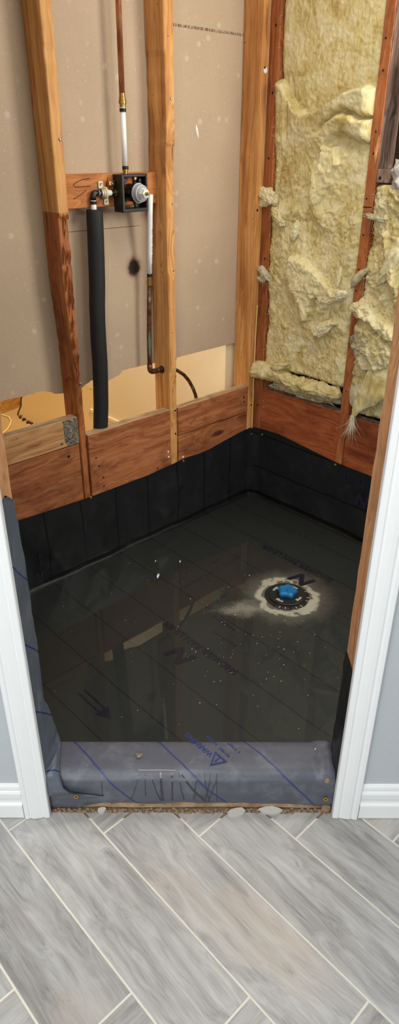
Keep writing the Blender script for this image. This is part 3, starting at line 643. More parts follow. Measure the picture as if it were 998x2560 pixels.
# drop to tub: white pex, printed, then green-stained copper with elbow into the stud and a bend beyond
dr = thing('drop_pipe', (-.53, YP, .66), 'outlet pipe below the valve, white with print then green-stained copper turning into the stud', 'pipe')
DX = -.512
fin('pex_tube', tube([(-.534, .008, 1.262), (-.530, .018, 1.20), (-.522, .034, 1.08), (-.5205, .042, 1.006)], .0083), 'white_pex', dr)
fin('crimp_ring', lathe((DX-.008, YP+.002, 1.004), (0, 0, 1), [(0, .0098), (.0095, .0098)], 20), 'crimp', dr)
fin('adapter', lathe((DX-.009, YP+.003, .972), (0, 0, 1), [(0, .0088), (.004, .0105), (.018, .0105), (.019, .0092), (.032, .0092)], 20), 'brass', dr)
ct = [(DX-.009, YP+.003, .976), (DX-.013, YP+.004, .90), (DX-.017, YP+.005, .80), (DX-.0185, YP+.005, .70), (DX-.0185, YP+.005, .683)]+[(DX-.0185+.014*(1-cos(a)), YP+.005, .683-.014*sin(a)) for a in (.4, .8, 1.2, 1.57)]+[(DX+.016, YP+.005, .668), (-.4650, YP+.006, .667)]
fin('copper_tube', tube(ct, .0082), 'copper_old', dr)
fin('solder_elbow', tube(ct[3:10], .0098), 'copper_old', dr); fin('collar', lathe((-.484, YP+.0055, .6675), (1, 0, 0), [(0, .0105), (.010, .0105)], 18), 'copper_old', dr)
bend = [(-.431, .047, .660), (-.41, .047, .655), (-.387, .047, .642), (-.36, .047, .622), (-.335, .047, .594), (-.315, .047, .562), (-.300, .047, .530), (-.290, .047, .49), (-.285, .047, .44)]
fin('copper_bend', tube(bend, .0068), 'copper_old', dr)
bm = bmesh.new()
for k in range(34):         # worn black mill print up the pipe: marks too small to read
    if k % 7 in (5, 6): continue
    z = 1.155-k*.0039; y = interp([1.006, 1.08, 1.2, 1.262], [.042, .034, .018, .008], z); xx = interp([1.006, 1.08, 1.2, 1.262], [-.5205, -.522, -.530, -.534], z)
    hgt = R.uniform(.0014, .0026); wd = R.uniform(.0018, .0034)
    vs = [bm.verts.new((xx+.0009+a*wd*.9, y-.0084+a*a*.0, z+b)) for a, b in ((0, 0), (1, 0), (1, hgt), (0, hgt))]; bm.faces.new(vs)
fin('worn_print', bm, 'ink', dr)

# ================================================================== PAN LINER, CURB, WATER, DRAIN
ltop = [(-2.3, .305), (-1.176, .305), (-.882, .290), (-.60, .288), (-.449, .297), (-.415, .302), (-.33, .297), (-.26, .300), (-.179, .312), (-.12, .320), (-.057, .326), (-.02, .328), (0, .325)]
FZ = .012
pan = thing('pan_liner', (-.75, -.6, 0), 'black shower pan liner lapped up the walls, over the curb and round the jambs', 'liner')
rtop = [(-2.2, .300), (-.63, .304), (-.50, .305), (-.446, .307), (-.30, .322), (-.15, .337), (-.041, .331), (0, .325)]
def lprof(v, top, ins):    # v 0..1 from top edge down to the floor fold: (inset from the wall, z)
    r = .020; Lw = top-(FZ+r); Lt = Lw+r*pi/2; q = v*Lt
    if q < Lw: return .0045+ins, top-q, q
    a = (q-Lw)/r; return .0045+ins+r*(1-cos(a)), FZ+r-r*sin(a), q
def leftp(u, v):
    x = -2.0*(1-u); top = ptab(ltop, x); i, z, q = lprof(v, top, 0)
    wr = (.5+.5*sin(x*13+z*9)+.4*sin(x*31+z*14+1))*.007*sst(0, .35, v)*(1-sst(.85, 1, v)); wr += max(0, fb((x, z, 0), 7, 3))*.010*sst(0, .3, v)*(1-.7*sst(.8, 1, v))
    if x > -.05: wr += .014*sst(-.05, -.0, x)*sst(.02, .25, v)
    xx = x if x < -.035 else x-.004*sst(-.035, 0, x)
    return Vector((xx, -(i+wr), z))
def leftuv(u, v): x = -2.0*(1-u); return (x+1.0605, v*.3)
bm = grid(220, 34, leftp, leftuv)
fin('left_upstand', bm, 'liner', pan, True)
def rightp(u, v):
    y = -2.0*(1-u); top = ptab(rtop, y); i, z, q = lprof(v, top, 0)
    wr = (.5+.5*sin(y*11+z*13+2)+.4*sin(y*27-z*20))*.006*sst(0, .4, v)*(1-sst(.85, 1, v)); wr += max(0, fb((y, z, 3), 7, 8))*.009*sst(0, .3, v)*(1-.7*sst(.8, 1, v))
    if y > -.06: wr += .016*sst(-.06, -.0, y)*sst(.0, .25, v)
    return Vector((-(i+wr), y, z))
def rightuv(u, v):
    y = -2.0*(1-u); top = ptab(rtop, y); z = lprof(v, top, 0)[1]; return (1.0605+z+.006, y)
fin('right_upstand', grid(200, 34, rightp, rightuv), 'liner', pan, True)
# floor sheet
def pansheet(z, dlim, name, mat, parent, inset=.0195, uv=True):
    poly = clip([(-2.0, -inset-.002), (-2.0, -2.1), (-inset-.002, -2.1), (-inset-.002, -inset-.002)], -NX, -NY, -(NX*OX+NY*OY+dlim))
    bm = bmesh.new(); f = bm.faces.new([bm.verts.new((x, y, z)) for x, y in poly]); f.normal_update()
    if f.normal.z < 0: f.normal_flip()
    if uv:
        l = bm.loops.layers.uv.new('UVMap')
        for lp in f.loops: lp[l].uv = (lp.vert.co.x+1.0605, lp.vert.co.y)
    return fin(name, bm, mat, parent)
pf = pansheet(FZ, .118, 'pan_floor', 'liner_floor', pan)
# the curb: timber hidden under the liner, one strip of it bare at the foot
cu = fin('curb', merge(dbox(-.345, .345, .030, .098, -.006, .098, .004), dbox(-.338, .338, .0118, .030, .004, .045, .002, segs=(0, 40), jit=.002)), 'cut_x'); tag(cu, 'timber shower curb wrapped in liner, bare wood strip along its foot', 'curb')
cprof = [(.124, .008), (.1225, .060), (.1205, .095), (.117, .111), (.110, .1185), (.098, .1210), (.07, .1205), (.045, .1190), (.032, .1165), (.0205, .110), (.0115, .099), (.0075, .084), (.0055, .06), (.006, .04), (.0085, .026)]
cl = [0.]
for a, b in zip(cprof, cprof[1:]): cl.append(cl[-1]+math.dist(a, b))
def curvep(t):
    q = t*cl[-1]
    return interp(cl, [a[0] for a in cprof], q), interp(cl, [a[1] for a in cprof], q), q
qtop = cl[4]
def curbp(u, v):
    s = -.338+.676*u; d, z, q = curvep(v); t = v
    wv = fb((s, v, 0), 5, 2)*.0035*sst(.35, .6, v)
    d -= abs(wv)*1.0; z += wv*.4
    if v > .8: # ragged foot
        z += (.010*sst(.8, 1, v))*(fb((s, 0, 0), 9, 5)*.6-.1-1.7*sst(-.20, -.28, s)-.8*sst(.2, .3, s))
    if s > .29: z += .006*sst(.29, .31, s)*(1-sst(.33, .34, s))*sst(.15, .3, v)*(1-sst(.75, .9, v))
    return DW(s, d, z)
def curbuv(u, v):
    s = -.338+.676*u; d, z, q = curvep(v); de = .110-(q-qtop); return (OX+EX*s-EY*de+1.47, q)
fin('curb_cover', grid(150, 60, curbp, curbuv), 'liner_curb', pan, True)
# left jamb flap: runs down the jamb, flares out and folds over the curb
rows = [ # z, A(s,d) at the casing, B(s,d) on the free inner edge, extra bulge
 (.830, (-.342, -.001), (-.343, .050), 0), (.800, (-.342, -.001), (-.342, .090), 0), (.64, (-.342, -.001), (-.341, .098), .001), (.50, (-.342, -.001), (-.341, .099), .002), (.40, (-.342, -.001), (-.339, .092), .005), (.33, (-.342, -.001), (-.337, .078), .006),
 (.30, (-.342, -.001), (-.336, .072), .006), (.26, (-.342, -.001), (-.333, .088), .006), (.20, (-.342, -.001), (-.331, .103), .005), (.150, (-.342, -.001), (-.327, .116), .004), (.128, (-.342, -.001), (-.318, .100), .008), (.126, (-.342, -.002), (-.314, .070), .008), (.125, (-.342, -.002), (-.312, .040), .008), (.116, (-.342, -.003), (-.308, .012), .006), (.095, (-.342, -.003), (-.298, -.005), .006), (.075, (-.342, -.003), (-.28, -.009), .006), (.062, (-.342, -.002), (-.235, -.004), .003), (.055, (-.341, .001), (-.205, .002), 0)]
bm = bmesh.new(); NW = 16; uvl = bm.loops.layers.uv.new('UVMap'); gv = []
fine = []
for a, b in zip(rows, rows[1:]):
    for k in range(6):
        t = k/6; fine.append((a[0]+(b[0]-a[0])*t, [a[1][i]+(b[1][i]-a[1][i])*t for i in (0, 1)], [a[2][i]+(b[2][i]-a[2][i])*t for i in (0, 1)], a[3]+(b[3]-a[3])*t))
fine.append(rows[-1])
for z, A, B, bl in fine:
    r_ = []
    for k in range(NW+4):
        t = min(1, k/NW); s_ = A[0]+(B[0]-A[0])*t; d_ = A[1]+(B[1]-A[1])*t; bu = bl*sin(pi*t)**.8+.003*fb((t*2, z*8, 0), 3, 4)
        zz = z+(.012*sin(pi*t) if z < .13 else 0)
        if k > NW: kk = k-NW; s_ -= .010*kk if z > .2 else .0035*kk; d_ += .002*kk if z > .13 else .003*kk; zz -= .004*kk if z < .13 else 0
        r_.append((bm.verts.new(DW(s_+bu*.8, d_-(bu*.6 if z < .13 else 0), zz)), (z*.8+d_*.9+.04, z)))
    gv.append(r_)
for a, b in zip(gv, gv[1:]):
    for k in range(len(a)-1):
        q = (a[k], a[k+1], b[k+1], b[k]); f = bm.faces.new([x[0] for x in q]); f.smooth = True
        for lp, x in zip(f.loops, q): lp[uvl].uv = x[1]
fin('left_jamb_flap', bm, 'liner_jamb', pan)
def rjp(u, v):
    z = .42-(.42-.10)*v; d = .0+.105*u; bu = .010*sin(pi*u)*sst(0, .6, v)+.003*fb((u, v, 0), 4, 6); sh = 0.06*sst(.35, 0, v)
    return DW(.3445-bu, d*(1-sh), z-(u*.0))
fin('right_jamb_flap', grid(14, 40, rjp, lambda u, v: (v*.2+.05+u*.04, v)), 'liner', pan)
# screws that hold the liner
def lscrew(p, nr, r=.0046):
    o = fin('screw', lathe(Vector(p), nr, [(0, r), (.0015, r), (.0022, r*.75), (.0012, r*.35)], 14), 'gold', pan); fin('screw_recess', lathe(Vector(p)+Vector(nr)*.0012, nr, [(0, r*.4), (.0006, r*.4)], 8), 'gold_dark', o)
for p in ((-.865, -.0055, .288), (-.415, -.0055, .293), (-.022, -.012, .300)): lscrew(p, (0, -1, 0))
for p in ((-.012, -.066, .312), (-.0055, -.449, .297)): lscrew(p, (-1, 0, 0))
nf = (EY, -EX, 0); nf = (-NX, -NY, 0)
lscrew(DW(-.272, .0035, .053), nf, .006); lscrew(DW(.318, .0015, .049), nf, .006)
# printed words and arrows on the liner
yv, xm = Vector((0, 1, 0)), Vector((-1, 0, 0))
def ftext(s, x, y, size, mat='ink', z=FZ+.0006, **k): return text(s, size, mat, 'printed_mark', pan, frame((x, y, z), yv, xm), **k)
for x, y in ((-.985, -.628), (-.385, -.625)): ftext('N', x, y, .085, bold=.004, shear=.25, squash=1.15)
ftext('SHOWER PAN LINER', -.915, -.63, .036, bold=.0006); ftext('SHOWER PAN LINER', -.315, -.53, .036, bold=.0006)
def smallprint(name, x0, y0, n_, h, mat, z):     # lines of print too worn to read
    bm = bmesh.new(); y = y0
    for _ in range(n_):
        wd = R.uniform(.4, .8)*h; hh = h*R.uniform(.55, 1)
        if R.random() < .85: bm.faces.new([bm.verts.new(q) for q in ((x0, y-wd, z), (x0, y, z), (x0+hh, y, z), (x0+hh, y-wd, z))][::-1])
        y += h*.95
    fin(name, bm, mat, pan)
smallprint('worn_print', -.835, -.70, 8, .014, 'ink', FZ+.0005); smallprint('worn_print', -.78, -.64, 7, .016, 'ink', FZ+.0005)
def arrow(x, y, L):
    parts = []
    for o_ in (-.010, .010): parts.append(prism([(x+o_-.003, y), (x+o_+.003, y), (x+o_+.003, y-L), (x+o_-.003, y-L)], FZ+.0003, FZ+.0007))
    parts.append(prism([(x-.024, y-L), (x+.024, y-L), (x, y-L-.045)], FZ+.0003, FZ+.0007)); fin('printed_arrow', merge(*parts), 'ink', pan)
arrow(-1.30, -.54, .10)
text('PAN LINER', .044, 'ink', 'printed_mark', pan, frame((-.0085, -.585, .268), (0, 1, 0), (0, 0, -1)), bold=.001)
text('N', .075, 'ink', 'printed_mark', pan, frame((-.013, -.60, .195), (0, 1, 0), (0, 0, -1)), bold=.004, shear=.25)
# hand-drawn arrow on the left upstand
fin('marker_arrow', merge(tube([(-1.100, -.0145, .150), (-1.102, -.0150, .12), (-1.106, -.0165, .085), (-1.109, -.019, .062)], .0014, 6), tube([(-1.123, -.018, .080), (-1.110, -.0195, .060), (-1.098, -.018, .078)], .0014, 6), tube([(-1.118, -.024, .046), (-1.100, -.024, .049)], .0014, 6)), 'ink', pan)
# warning triangle and word on the curb
tz = .1216
def ct_(x, y): return (x, y, tz)
cw = [(-1.238, -1.070), (-1.238, -1.028), (-1.276, -1.049)]
tri = bmesh.new(); ctr = Vector((-1.251, -1.049, 0)); P0 = [Vector((a, b, 0)) for a, b in cw]
for i in range(3):
    a, b = P0[i], P0[(i+1) % 3]; ai, bi = ctr+(a-ctr)*.72, ctr+(b-ctr)*.72
    tri.faces.new([tri.verts.new((q.x, q.y, tz)) for q in (a, b, bi, ai)])
fin('warning_triangle', tri, 'ink_blue', pan); text('!', .022, 'ink_blue', 'printed_mark', pan, frame((-1.250, -1.049, tz), yv, xm), bold=.0006)
text('WARNING', .019, 'ink_blue', 'printed_mark', pan, frame((-1.252, -.985, tz), yv, xm), bold=.0003)
for xx, y0, n_ in ((-1.226, -1.060, 6), (-1.222, -1.012, 8), (-1.200, -1.068, 7)): smallprint('worn_print', xx, y0, n_, .0065, 'ink_blue', tz)
# water
wt = pansheet(.035, .119, 'water', 'water', None, .0035, False); tag(wt, 'shallow still water covering the black pan liner', 'water', kind='stuff')
# drain
DC = Vector((-.506, -.646, FZ))
dn = thing('shower_drain', DC, 'round dark shower drain ring with four pale keyhole slots, under water', 'drain')
fin('drain_flange', lathe(DC, (0, 0, 1), [(0, .078), (.002, .078), (.0045, .072), (.0045, .03)], 48), 'pvc_dark', dn)
fin('clamp_ring', lathe(DC, (0, 0, 1), [(.0045, .064), (.009, .064), (.011, .060), (.011, .035), (.006, .034), (.006, .0)], 48), 'pvc_dark', dn)
for k in range(4):
    a = pi/4*0+.15+k*pi/2; arc = []
    for i in range(9): t = a-.28+.56*i/8; arc.append((DC.x+.0535*cos(t), DC.y+.0535*sin(t)))
    for i in range(9): t = a+.28-.56*i/8; r_ = .046 if i < 5 else .042; arc.append((DC.x+r_*cos(t), DC.y+r_*sin(t)))
    fin('keyhole_slot', prism(arc, FZ+.0108, FZ+.0116), 'pvc_white', dn)
for k in range(24):
    a = 2*pi*k/24+.1
    if 3.2 < a < 6: fin('flange_tooth', box((-.0015, -.006, 0), (.0015, .006, .0008), 0, tf=lambda c: DC+Vector((cos(a)*(.0745+c.y)-sin(a)*c.x, sin(a)*(.0745+c.y)+cos(a)*c.x, .0042+c.z))), 'pvc_white' if k % 3 else 'crimp', dn)
pg = thing('test_plug', DC+Vector((0, 0, .006)), 'blue rubber test plug stuck in the drain', 'plug')
bm = lathe(DC+Vector((0, 0, .006)), (0, 0, 1), [(0, .035), (.012, .037), (.022, .034), (.027, .028), (.025, .0)], 40)
for v in bm.verts:
    a = math.atan2(v.co.y-DC.y, v.co.x-DC.x); k = 1-.22*(.5+.5*cos(5*a+.4)); v.co.x = DC.x+(v.co.x-DC.x)*k; v.co.y = DC.y+(v.co.y-DC.y)*k
fin('plug_body', bm, 'blue', pg)
for k in range(3): fin('plug_fin', box((-.0035, .001, 0), (.0035, .026, .004), .0012, tf=lambda c: DC+Vector((cos(k*2.1+.5)*c.x-sin(k*2.1+.5)*c.y, sin(k*2.1+.5)*c.x+cos(k*2.1+.5)*c.y, .031+c.z))), 'blue', pg)
# floating specks
bm = bmesh.new()
def speck(x, y, r):
    a0 = R.random()*6; k = R.randint(4, 6); el_ = R.uniform(.4, 1.)
    vs = [bm.verts.new((x+r*cos(a0+2*pi*i/k)*R.uniform(.7, 1.2), y+r*el_*sin(a0+2*pi*i/k)*R.uniform(.7, 1.2), .0352)) for i in range(k)]; vt = bm.verts.new((x, y, .0352+r*.5))
    for i in range(k): bm.faces.new((vs[i], vs[(i+1) % k], vt))
for i in range(120):
    x, y = R.gauss(-.80, .16), R.gauss(-.78, .17)
    if NX*(x-OX)+NY*(y-OY) > .13 and x < -.05 and y < -.05: speck(x, y, R.choice((.0009, .0012, .0016, .0022)))
for i in range(60):
    x, y = R.uniform(-1.4, -.1), R.uniform(-1.1, -.1)
    if NX*(x-OX)+NY*(y-OY) > .13: speck(x, y, R.choice((.0009, .0012, .0016)))
tag(fin('specks', bm, 'speck'), 'white crumbs floating on the water', 'debris', kind='stuff')
for x, y, l, lb in ((-.777, -.266, .03, 'largest pale flake floating on the water, nearest the doorway of three'), (-.655, -.250, .016, 'thin pale flake floating nearest the right wall of three'), (-.72, -.185, .012, 'smallest pale flake floating nearest the left wall of three')):
    bm = bmesh.new(); vs = []
    for i in range(12):
        a = 2*pi*i/12; px, py = cos(a)*l*.5, sin(a)*l*.14; vs.append(bm.verts.new((x+px*.75-py*.66+R.uniform(-.001, .001), y+px*.66+py*.75, .0353+.001*(i % 2))))
    bm.faces.new(vs); tag(fin('flake', bm, 'speck'), lb, 'flake', 'flakes on the water')
# wet drips that ran down the curb front
M['wet'] = plain('wet_streak', (50, 52, 58), .18, 0, .6)
def drip(s0, lean, v0, v1, wd):
    bm = bmesh.new(); prev = None
    for i in range(13):
        t = i/12; v = v0+(v1-v0)*t; s_ = s0+lean*t+.0015*nz((s0*9, t*3, 0), 3); ww = wd*(.6+.5*t+.3*nz((t*6, s0*20, 0), 2)); ww = max(.0004, ww)
        pa, pb = [curbp((q+.338)/.676, v)+Vector((-NX, -NY, .25))*.0009 for q in (s_-ww, s_+ww)]; cur = (bm.verts.new(pa), bm.verts.new(pb))
        if prev: bm.faces.new((prev[0], prev[1], cur[1], cur[0]))
        prev = cur
    fin('drip_streak', bm, 'wet', pan)
for a in ((-.122, -.020, .69, .94, .0008), (-.108, .0, .69, .90, .0010), (-.095, .022, .69, .95, .0012), (-.072, .004, .68, .95, .0034), (-.045, .0, .68, .97, .0022), (-.030, .012, .68, .96, .0012), (-.022, .055, .70, .97, .0036), (.012, -.006, .72, .95, .0012), (.03, .012, .69, .97, .0012), (.046, -.014, .69, .97, .0012), (.062, -.022, .69, .97, .0010), (.060, .0, .70, .97, .0008), (-.21, .0, .70, .90, .0008)): drip(*a)
fin('dried_line', tube([curbp((q+.338)/.676, .665)+Vector((-NX, -NY, .3))*.0006 for q in [-.125+.01*i for i in range(10)]], .0008, 5), 'chip', pan)
bl_ = prism([(.010*cos(a)*(1+.25*sin(3*a)), .012*sin(a)*(1+.2*cos(2*a))) for a in [2*pi*i/14 for i in range(14)]], .1208, .1222, tf=lambda c: DW(-.125+c.x*.8, .065+c.y*.8, c.z)); fin('plaster_blob', bl_, 'concrete', pan)
# rubble along the threshold
bm = bmesh.new()
for i in range(420):
    s_ = R.uniform(-.33, .335); d_ = R.uniform(-.001, .0125); r_ = R.choice((.0015, .002, .003, .004)); q = bmesh.ops.create_icosphere(bm, subdivisions=1, radius=r_)['verts']; o_ = DW(s_, d_, -.002+r_*.5)
    for v in q: v.co = o_+Vector((v.co.x*R.uniform(.8, 1.4), v.co.y*R.uniform(.8, 1.3), v.co.z*.7))
tag(fin('rubble', bm, 'rubble'), 'crumbled mortar along the foot of the curb', 'rubble', kind='stuff')
def chip(s_, d_, z_, a, b, h, lab, mat='chip', rot=0., tilt=0.):
    k = 9; pts = [(cos(2*pi*i/k)*a*R.uniform(.75, 1.15), sin(2*pi*i/k)*b*R.uniform(.7, 1.2)) for i in range(k)]
    bm = prism(pts, 0, h, tf=lambda c: DW(s_+c.x*cos(rot)-c.y*sin(rot), d_+c.x*sin(rot)+c.y*cos(rot), z_+c.z+c.y*tilt))
    return tag(fin('plaster_chip', bm, mat), lab, 'chip', 'chips along the threshold')
chip(.105, -.002, .0015, .022, .010, .005, 'white plaster chip on the tile edge, middle of the threshold', rot=.2, tilt=.3)
chip(.19, .003, .0015, .028, .008, .006, 'long flat plaster chip lying against the curb foot, near the right screw', rot=0, tilt=.4)
chip(-.215, .002, .0015, .010, .007, .006, 'small pointed chip in the threshold gap, near the left fold', rot=.5, tilt=.5)
chip(.318, .008, .100, .006, .004, .008, 'beige crumb lodged between liner and right casing', 'rubble'); chip(.322, .002, .010, .010, .006, .010, 'brown crumb at the foot of the right casing', 'rubble')
chip(.302, .085, .1225, .0055, .003, .002, 'pale wood chip on top of the curb, right end', 'splinter', .9)

# ================================================================== INSULATION
def field(name, y0, y1, z0, z1, hfun, mat, parent, step=.0032, back=.085, fresh=None):
    ny, nz_ = int((y0-y1)/step), int((z1-z0)/step); bm = bmesh.new(); vs = []
    for i in range(ny+1):
        row = []
        for j in range(nz_+1):
            y = y0-(y0-y1)*i/ny; z = z0+(z1-z0)*j/nz_; ed = min(i, ny-i)/8; edz = min(j, nz_-j)/6
            h = hfun(y, z); e_ = min(1, ed); e2 = min(1, edz); h -= .016*(1-e_)**2+.018*(1-e2)**2
            row.append(bm.verts.new((-h, y+(.003*fb((y, z, 0), 40, 5)*e_), z+.004*fb((y, z, 3), 40, 7)*e2)))
        vs.append(row)
    for i in range(ny):
        for j in range(nz_): bm.faces.new((vs[i][j], vs[i+1][j], vs[i+1][j+1], vs[i][j+1])).smooth = True
    fa = [max(0., min(1., fresh(v.co.y, v.co.z))) for r in vs for v in r] if fresh else None
    # sides back into the bay
    bl = [r[0] for r in vs]; loop = [r[0] for r in vs]+vs[-1][1:]+[r[-1] for r in vs[::-1]][1:]+vs[0][::-1][1:-1]
    bk = [bm.verts.new((back, v.co.y, v.co.z)) for v in loop]
    for i in range(len(loop)): k = (i+1) % len(loop); bm.faces.new((loop[i], bk[i], bk[k], loop[k]))
    bmesh.ops.recalc_face_normals(bm, faces=bm.faces[:])
    o = fin(name, bm, mat, parent)
    if fa:
        a = o.data.attributes.new('fresh', 'FLOAT', 'POINT'); a.data.foreach_set('value', fa+[0.]*(len(o.data.vertices)-len(fa)))
    return o
def ripple(y, z, sd):
    p = (y, z, 0); w_ = fb(p, 8, sd)*.05; a = fb((y+w_, z*.6+w_, 1), 14, sd)*.010; b = abs(fb((y+w_, z+w_, 2), 30, sd+3))*.008; c = fb((y, z, 4), 95, sd+5)*.0022
    k = .35+.65*sst(1.62, 1.30, z); k *= .55+.45*sst(-.25, .25, fb((y, z, 8), 5, sd+9)); return (a*.75+b)*k+c
def inpoly(poly, y, z):
    """signed distance to a polygon, positive inside"""
    ins = False; d = 9
    for (ay, az), (by, bz) in zip(poly, poly[1:]+poly[:1]):
        if (az > z) != (bz > z) and y < (by-ay)*(z-az)/(bz-az)+ay: ins = not ins
        l2 = (by-ay)**2+(bz-az)**2; t = max(0, min(1, ((y-ay)*(by-ay)+(z-az)*(bz-az))/l2)); d = min(d, math.hypot(y-ay-t*(by-ay), z-az-t*(bz-az)))
    return d if ins else -d
U1 = [(-.44, 1.565), (-.395, 1.57), (-.345, 1.555), (-.30, 1.535), (-.235, 1.510), (-.17, 1.496), (-.13, 1.515), (-.105, 1.545), (-.075, 1.59), (-.04, 1.60)]
U2 = [(-.44, 1.475), (-.40, 1.478), (-.37, 1.492), (-.335, 1.497), (-.30, 1.487), (-.26, 1.452), (-.22, 1.43), (-.16, 1.415), (-.04, 1.40)]
def bay1top(y, z):
    h = -.004+ripple(y, z, 1)*.8+.012*fb((y, z, 2), 5.5, 14)*sst(1.45, 1.35, z); w_ = fb((y, z, 0), 18, 2)*.006
    t = ptab(U1, y)+w_-z
    h += .055*sst(0, .016, t)*math.exp(-max(0, t)*6)*(.55+.45*sst(-.1, -.3, y))
    if t < 0: h += -.018*math.exp(t*30)
    t2 = ptab(U2, y)+w_-z
    k2 = sst(-.22, -.30, y)
    h -= .042*k2*math.exp(-(t2/.009)**2)
    h += .020*k2*sst(0, .015, t2)*math.exp(-max(0, t2)*24)
    h -= .034*k2*sst(.05, .075, t2)*math.exp(-max(0, t2-.07)*9)
    if y > -.10: h += .005*sst(-.10, -.085, y)*(1 if z < 1.60 else 0)*sst(1.36, 1.42, z)
    h -= .012*math.exp(-((y+.100)/.006)**2)*sst(1.40, 1.47, z)*(1-sst(1.58, 1.62, z))
    pk = inpoly([(-.26, 1.40), (-.315, 1.40), (-.33, 1.345), (-.30, 1.30), (-.275, 1.25), (-.25, 1.19), (-.22, 1.22), (-.23, 1.30)], y, z)+fb((y, z, 5), 30, 3)*.008
    h += .020*sst(-.004, .010, pk)
    return h
FL = [(-.165, 1.055), (-.20, 1.045), (-.26, 1.02), (-.32, .985), (-.365, .955), (-.41, .94), (-.405, .915), (-.36, .90), (-.325, .865), (-.30, .875), (-.305, .915), (-.28, .89), (-.27, .83), (-.25, .815), (-.235, .85), (-.215, .895), (-.18, .92), (-.165, .96), (-.145, 1.0)]
FL2 = [(-.285, .795), (-.30, .775), (-.34, .79), (-.37, .825), (-.40, .84), (-.36, .85), (-.325, .835)]
def bay1low(y, z):
    h = .002+ripple(y, z, 6)*1.0+.012*fb((y, z, 2), 5.5, 14)
    sd = inpoly(FL, y, z)+fb((y, z, 5), 40, 3)*.006
    up_ = sst(-.003, .008, sd); h += up_*(.028+.08*max(0, (1.05-z))*(1 if z > .93 else .6))
    sd2 = inpoly(FL2, y, z)+fb((y, z, 6), 50, 3)*.004; h += .028*sst(-.003, .006, sd2)
    h += .018*sst(1.12, 1.20, z)*(.6+fb((y, z, 7), 12, 4))
    h -= .012*sst(.72, .60, z)*0
    return h
ins1 = thing('insulation_batt', (.04, -.24, .58), 'yellow fibreglass batt filling the bay beside the corner, folded across its middle', 'insulation')
def tops(y, z):
    f = sst(1.17, 1.24, z); return bay1top(y, z)*f+bay1low(y, z)*(1-f)
PK = [(-.26, 1.40), (-.315, 1.40), (-.33, 1.345), (-.30, 1.30), (-.275, 1.25), (-.25, 1.19), (-.22, 1.22), (-.23, 1.30)]
def fresh1(y, z):
    v = .75*sst(-.01, .02, inpoly(FL, y, z)) if .78 < z < 1.1 else 0.
    if .75 < z < .88: v = max(v, sst(-.006, .01, inpoly(FL2, y, z)))
    if 1.15 < z < 1.45: v = max(v, .8*sst(-.012, .02, inpoly(PK, y, z)+.02*fb((y, z, 1), 20, 2)))
    if 1.38 < z < 1.62: t = ptab(U1, y)-z; v = max(v, .8*sst(-.20, -.32, y)*sst(.0, .02, t)*(1-sst(.05, .09, t)))
    return max(v, .9*sst(.15, .55, fb((y+.1*fb((y, z, 0), 9, 3), z*.5, 6), 11, 21))*sst(1.7, 1.2, z))
field('batt', -.0415, -.4385, .606, CE-.005, tops, 'wool', ins1, fresh=fresh1)
def blob(name, c, rad, mat, parent, sd, rough=.35, fr=1.0, sub=5, tilt=0., ridge=False):
    bm = bmesh.new(); bmesh.ops.create_icosphere(bm, subdivisions=sub, radius=1)
    for v in bm.verts:
        p = v.co.copy(); k = 1+rough*fb(p, 1.6*fr, sd)+rough*.5*fb(p, 5*fr, sd+3)+(rough*.35*abs(fb(p, 11*fr, sd+7)))
        if ridge: k += rough*.5*(.5-abs(fb((p.x, p.y*.4, p.z*2), 4, sd+2)))
        q = Vector((p.x*rad[0], p.y*rad[1], p.z*rad[2]))*k
        q = Vector((q.x, q.y*cos(tilt)-q.z*sin(tilt), q.y*sin(tilt)+q.z*cos(tilt))); v.co = Vector(c)+q
    return fin(name, bm, mat, parent, True)
TUFTS = []
def tuft(c, rad, mat, parent, sd, tilt):
    blob('torn_tuft', c, rad, mat, parent, sd, .30, 1.1, 5, tilt); TUFTS.append((c, rad, tilt, parent))
tuft((-.012, -.035, 1.238), (.016, .046, .026), 'wool_pale', ins1, 11, .35)
tuft((-.010, -.020, 1.218), (.012, .034, .014), 'wool_pale', ins1, 12, -.3)
tuft((-.012, -.090, 1.172), (.014, .040, .020), 'wool', ins1, 13, .8)
tuft((-.014, -.172, 1.130), (.014, .014, .034), 'wool_pale', ins1, 15, .3)
tuft((-.010, -.034, .968), (.014, .036, .015), 'wool_grey', ins1, 17, .6)
tuft((-.010, -.016, .945), (.008, .020, .009), 'wool_grey', ins1, 18, .2)
tuft((-.022, -.352, .925), (.018, .050, .022), 'wool_pale', ins1, 19, -.5)
tuft((-.030, -.408, .945), (.012, .026, .013), 'wool_pale', ins1, 20, -.3)
tuft((-.020, -.345, .812), (.014, .046, .018), 'wool_pale', ins1, 21, -.75)
tuft((-.012, -.378, .985), (.010, .012, .045), 'wool_pale', ins1, 23, .15)
# loose roll lying on the board at the foot of the bay
ins2 = thing('insulation_roll', (.0, -.22, .512), 'crumpled insulation strip on the board under the folded batt', 'insulation')
bm = bmesh.new(); NR, NS = 110, 40; rg = []
for i in range(NR+1):
    u = i/NR; y = .008-.440*u; cz = .588+.004*sin(u*9)-.012*u+.010*fb((u, 0, 0), 5, 2); r = (.034-.010*u)*(min(1, u*14+.4))*min(1, (1-u)*14+.45); cx = -.004+.006*sin(u*7)
    row = []
    for k in range(NS):
        a = 2*pi*k/NS; p = (cos(a)*.6, u*6, sin(a)*.6); kk = 1+.35*fb(p, 1.6, 4)+.4*(.4-abs(fb((p[0], p[1]*.35, p[2]*2.4), 3.2, 9))); row.append(bm.verts.new((cx+cos(a)*r*1.15*kk, y, cz+sin(a)*r*.95*kk)))
    rg.append(row)
for a, b in zip(rg, rg[1:]):
    for k in range(NS): bm.faces.new((a[k], a[(k+1) % NS], b[(k+1) % NS], b[k])).smooth = True
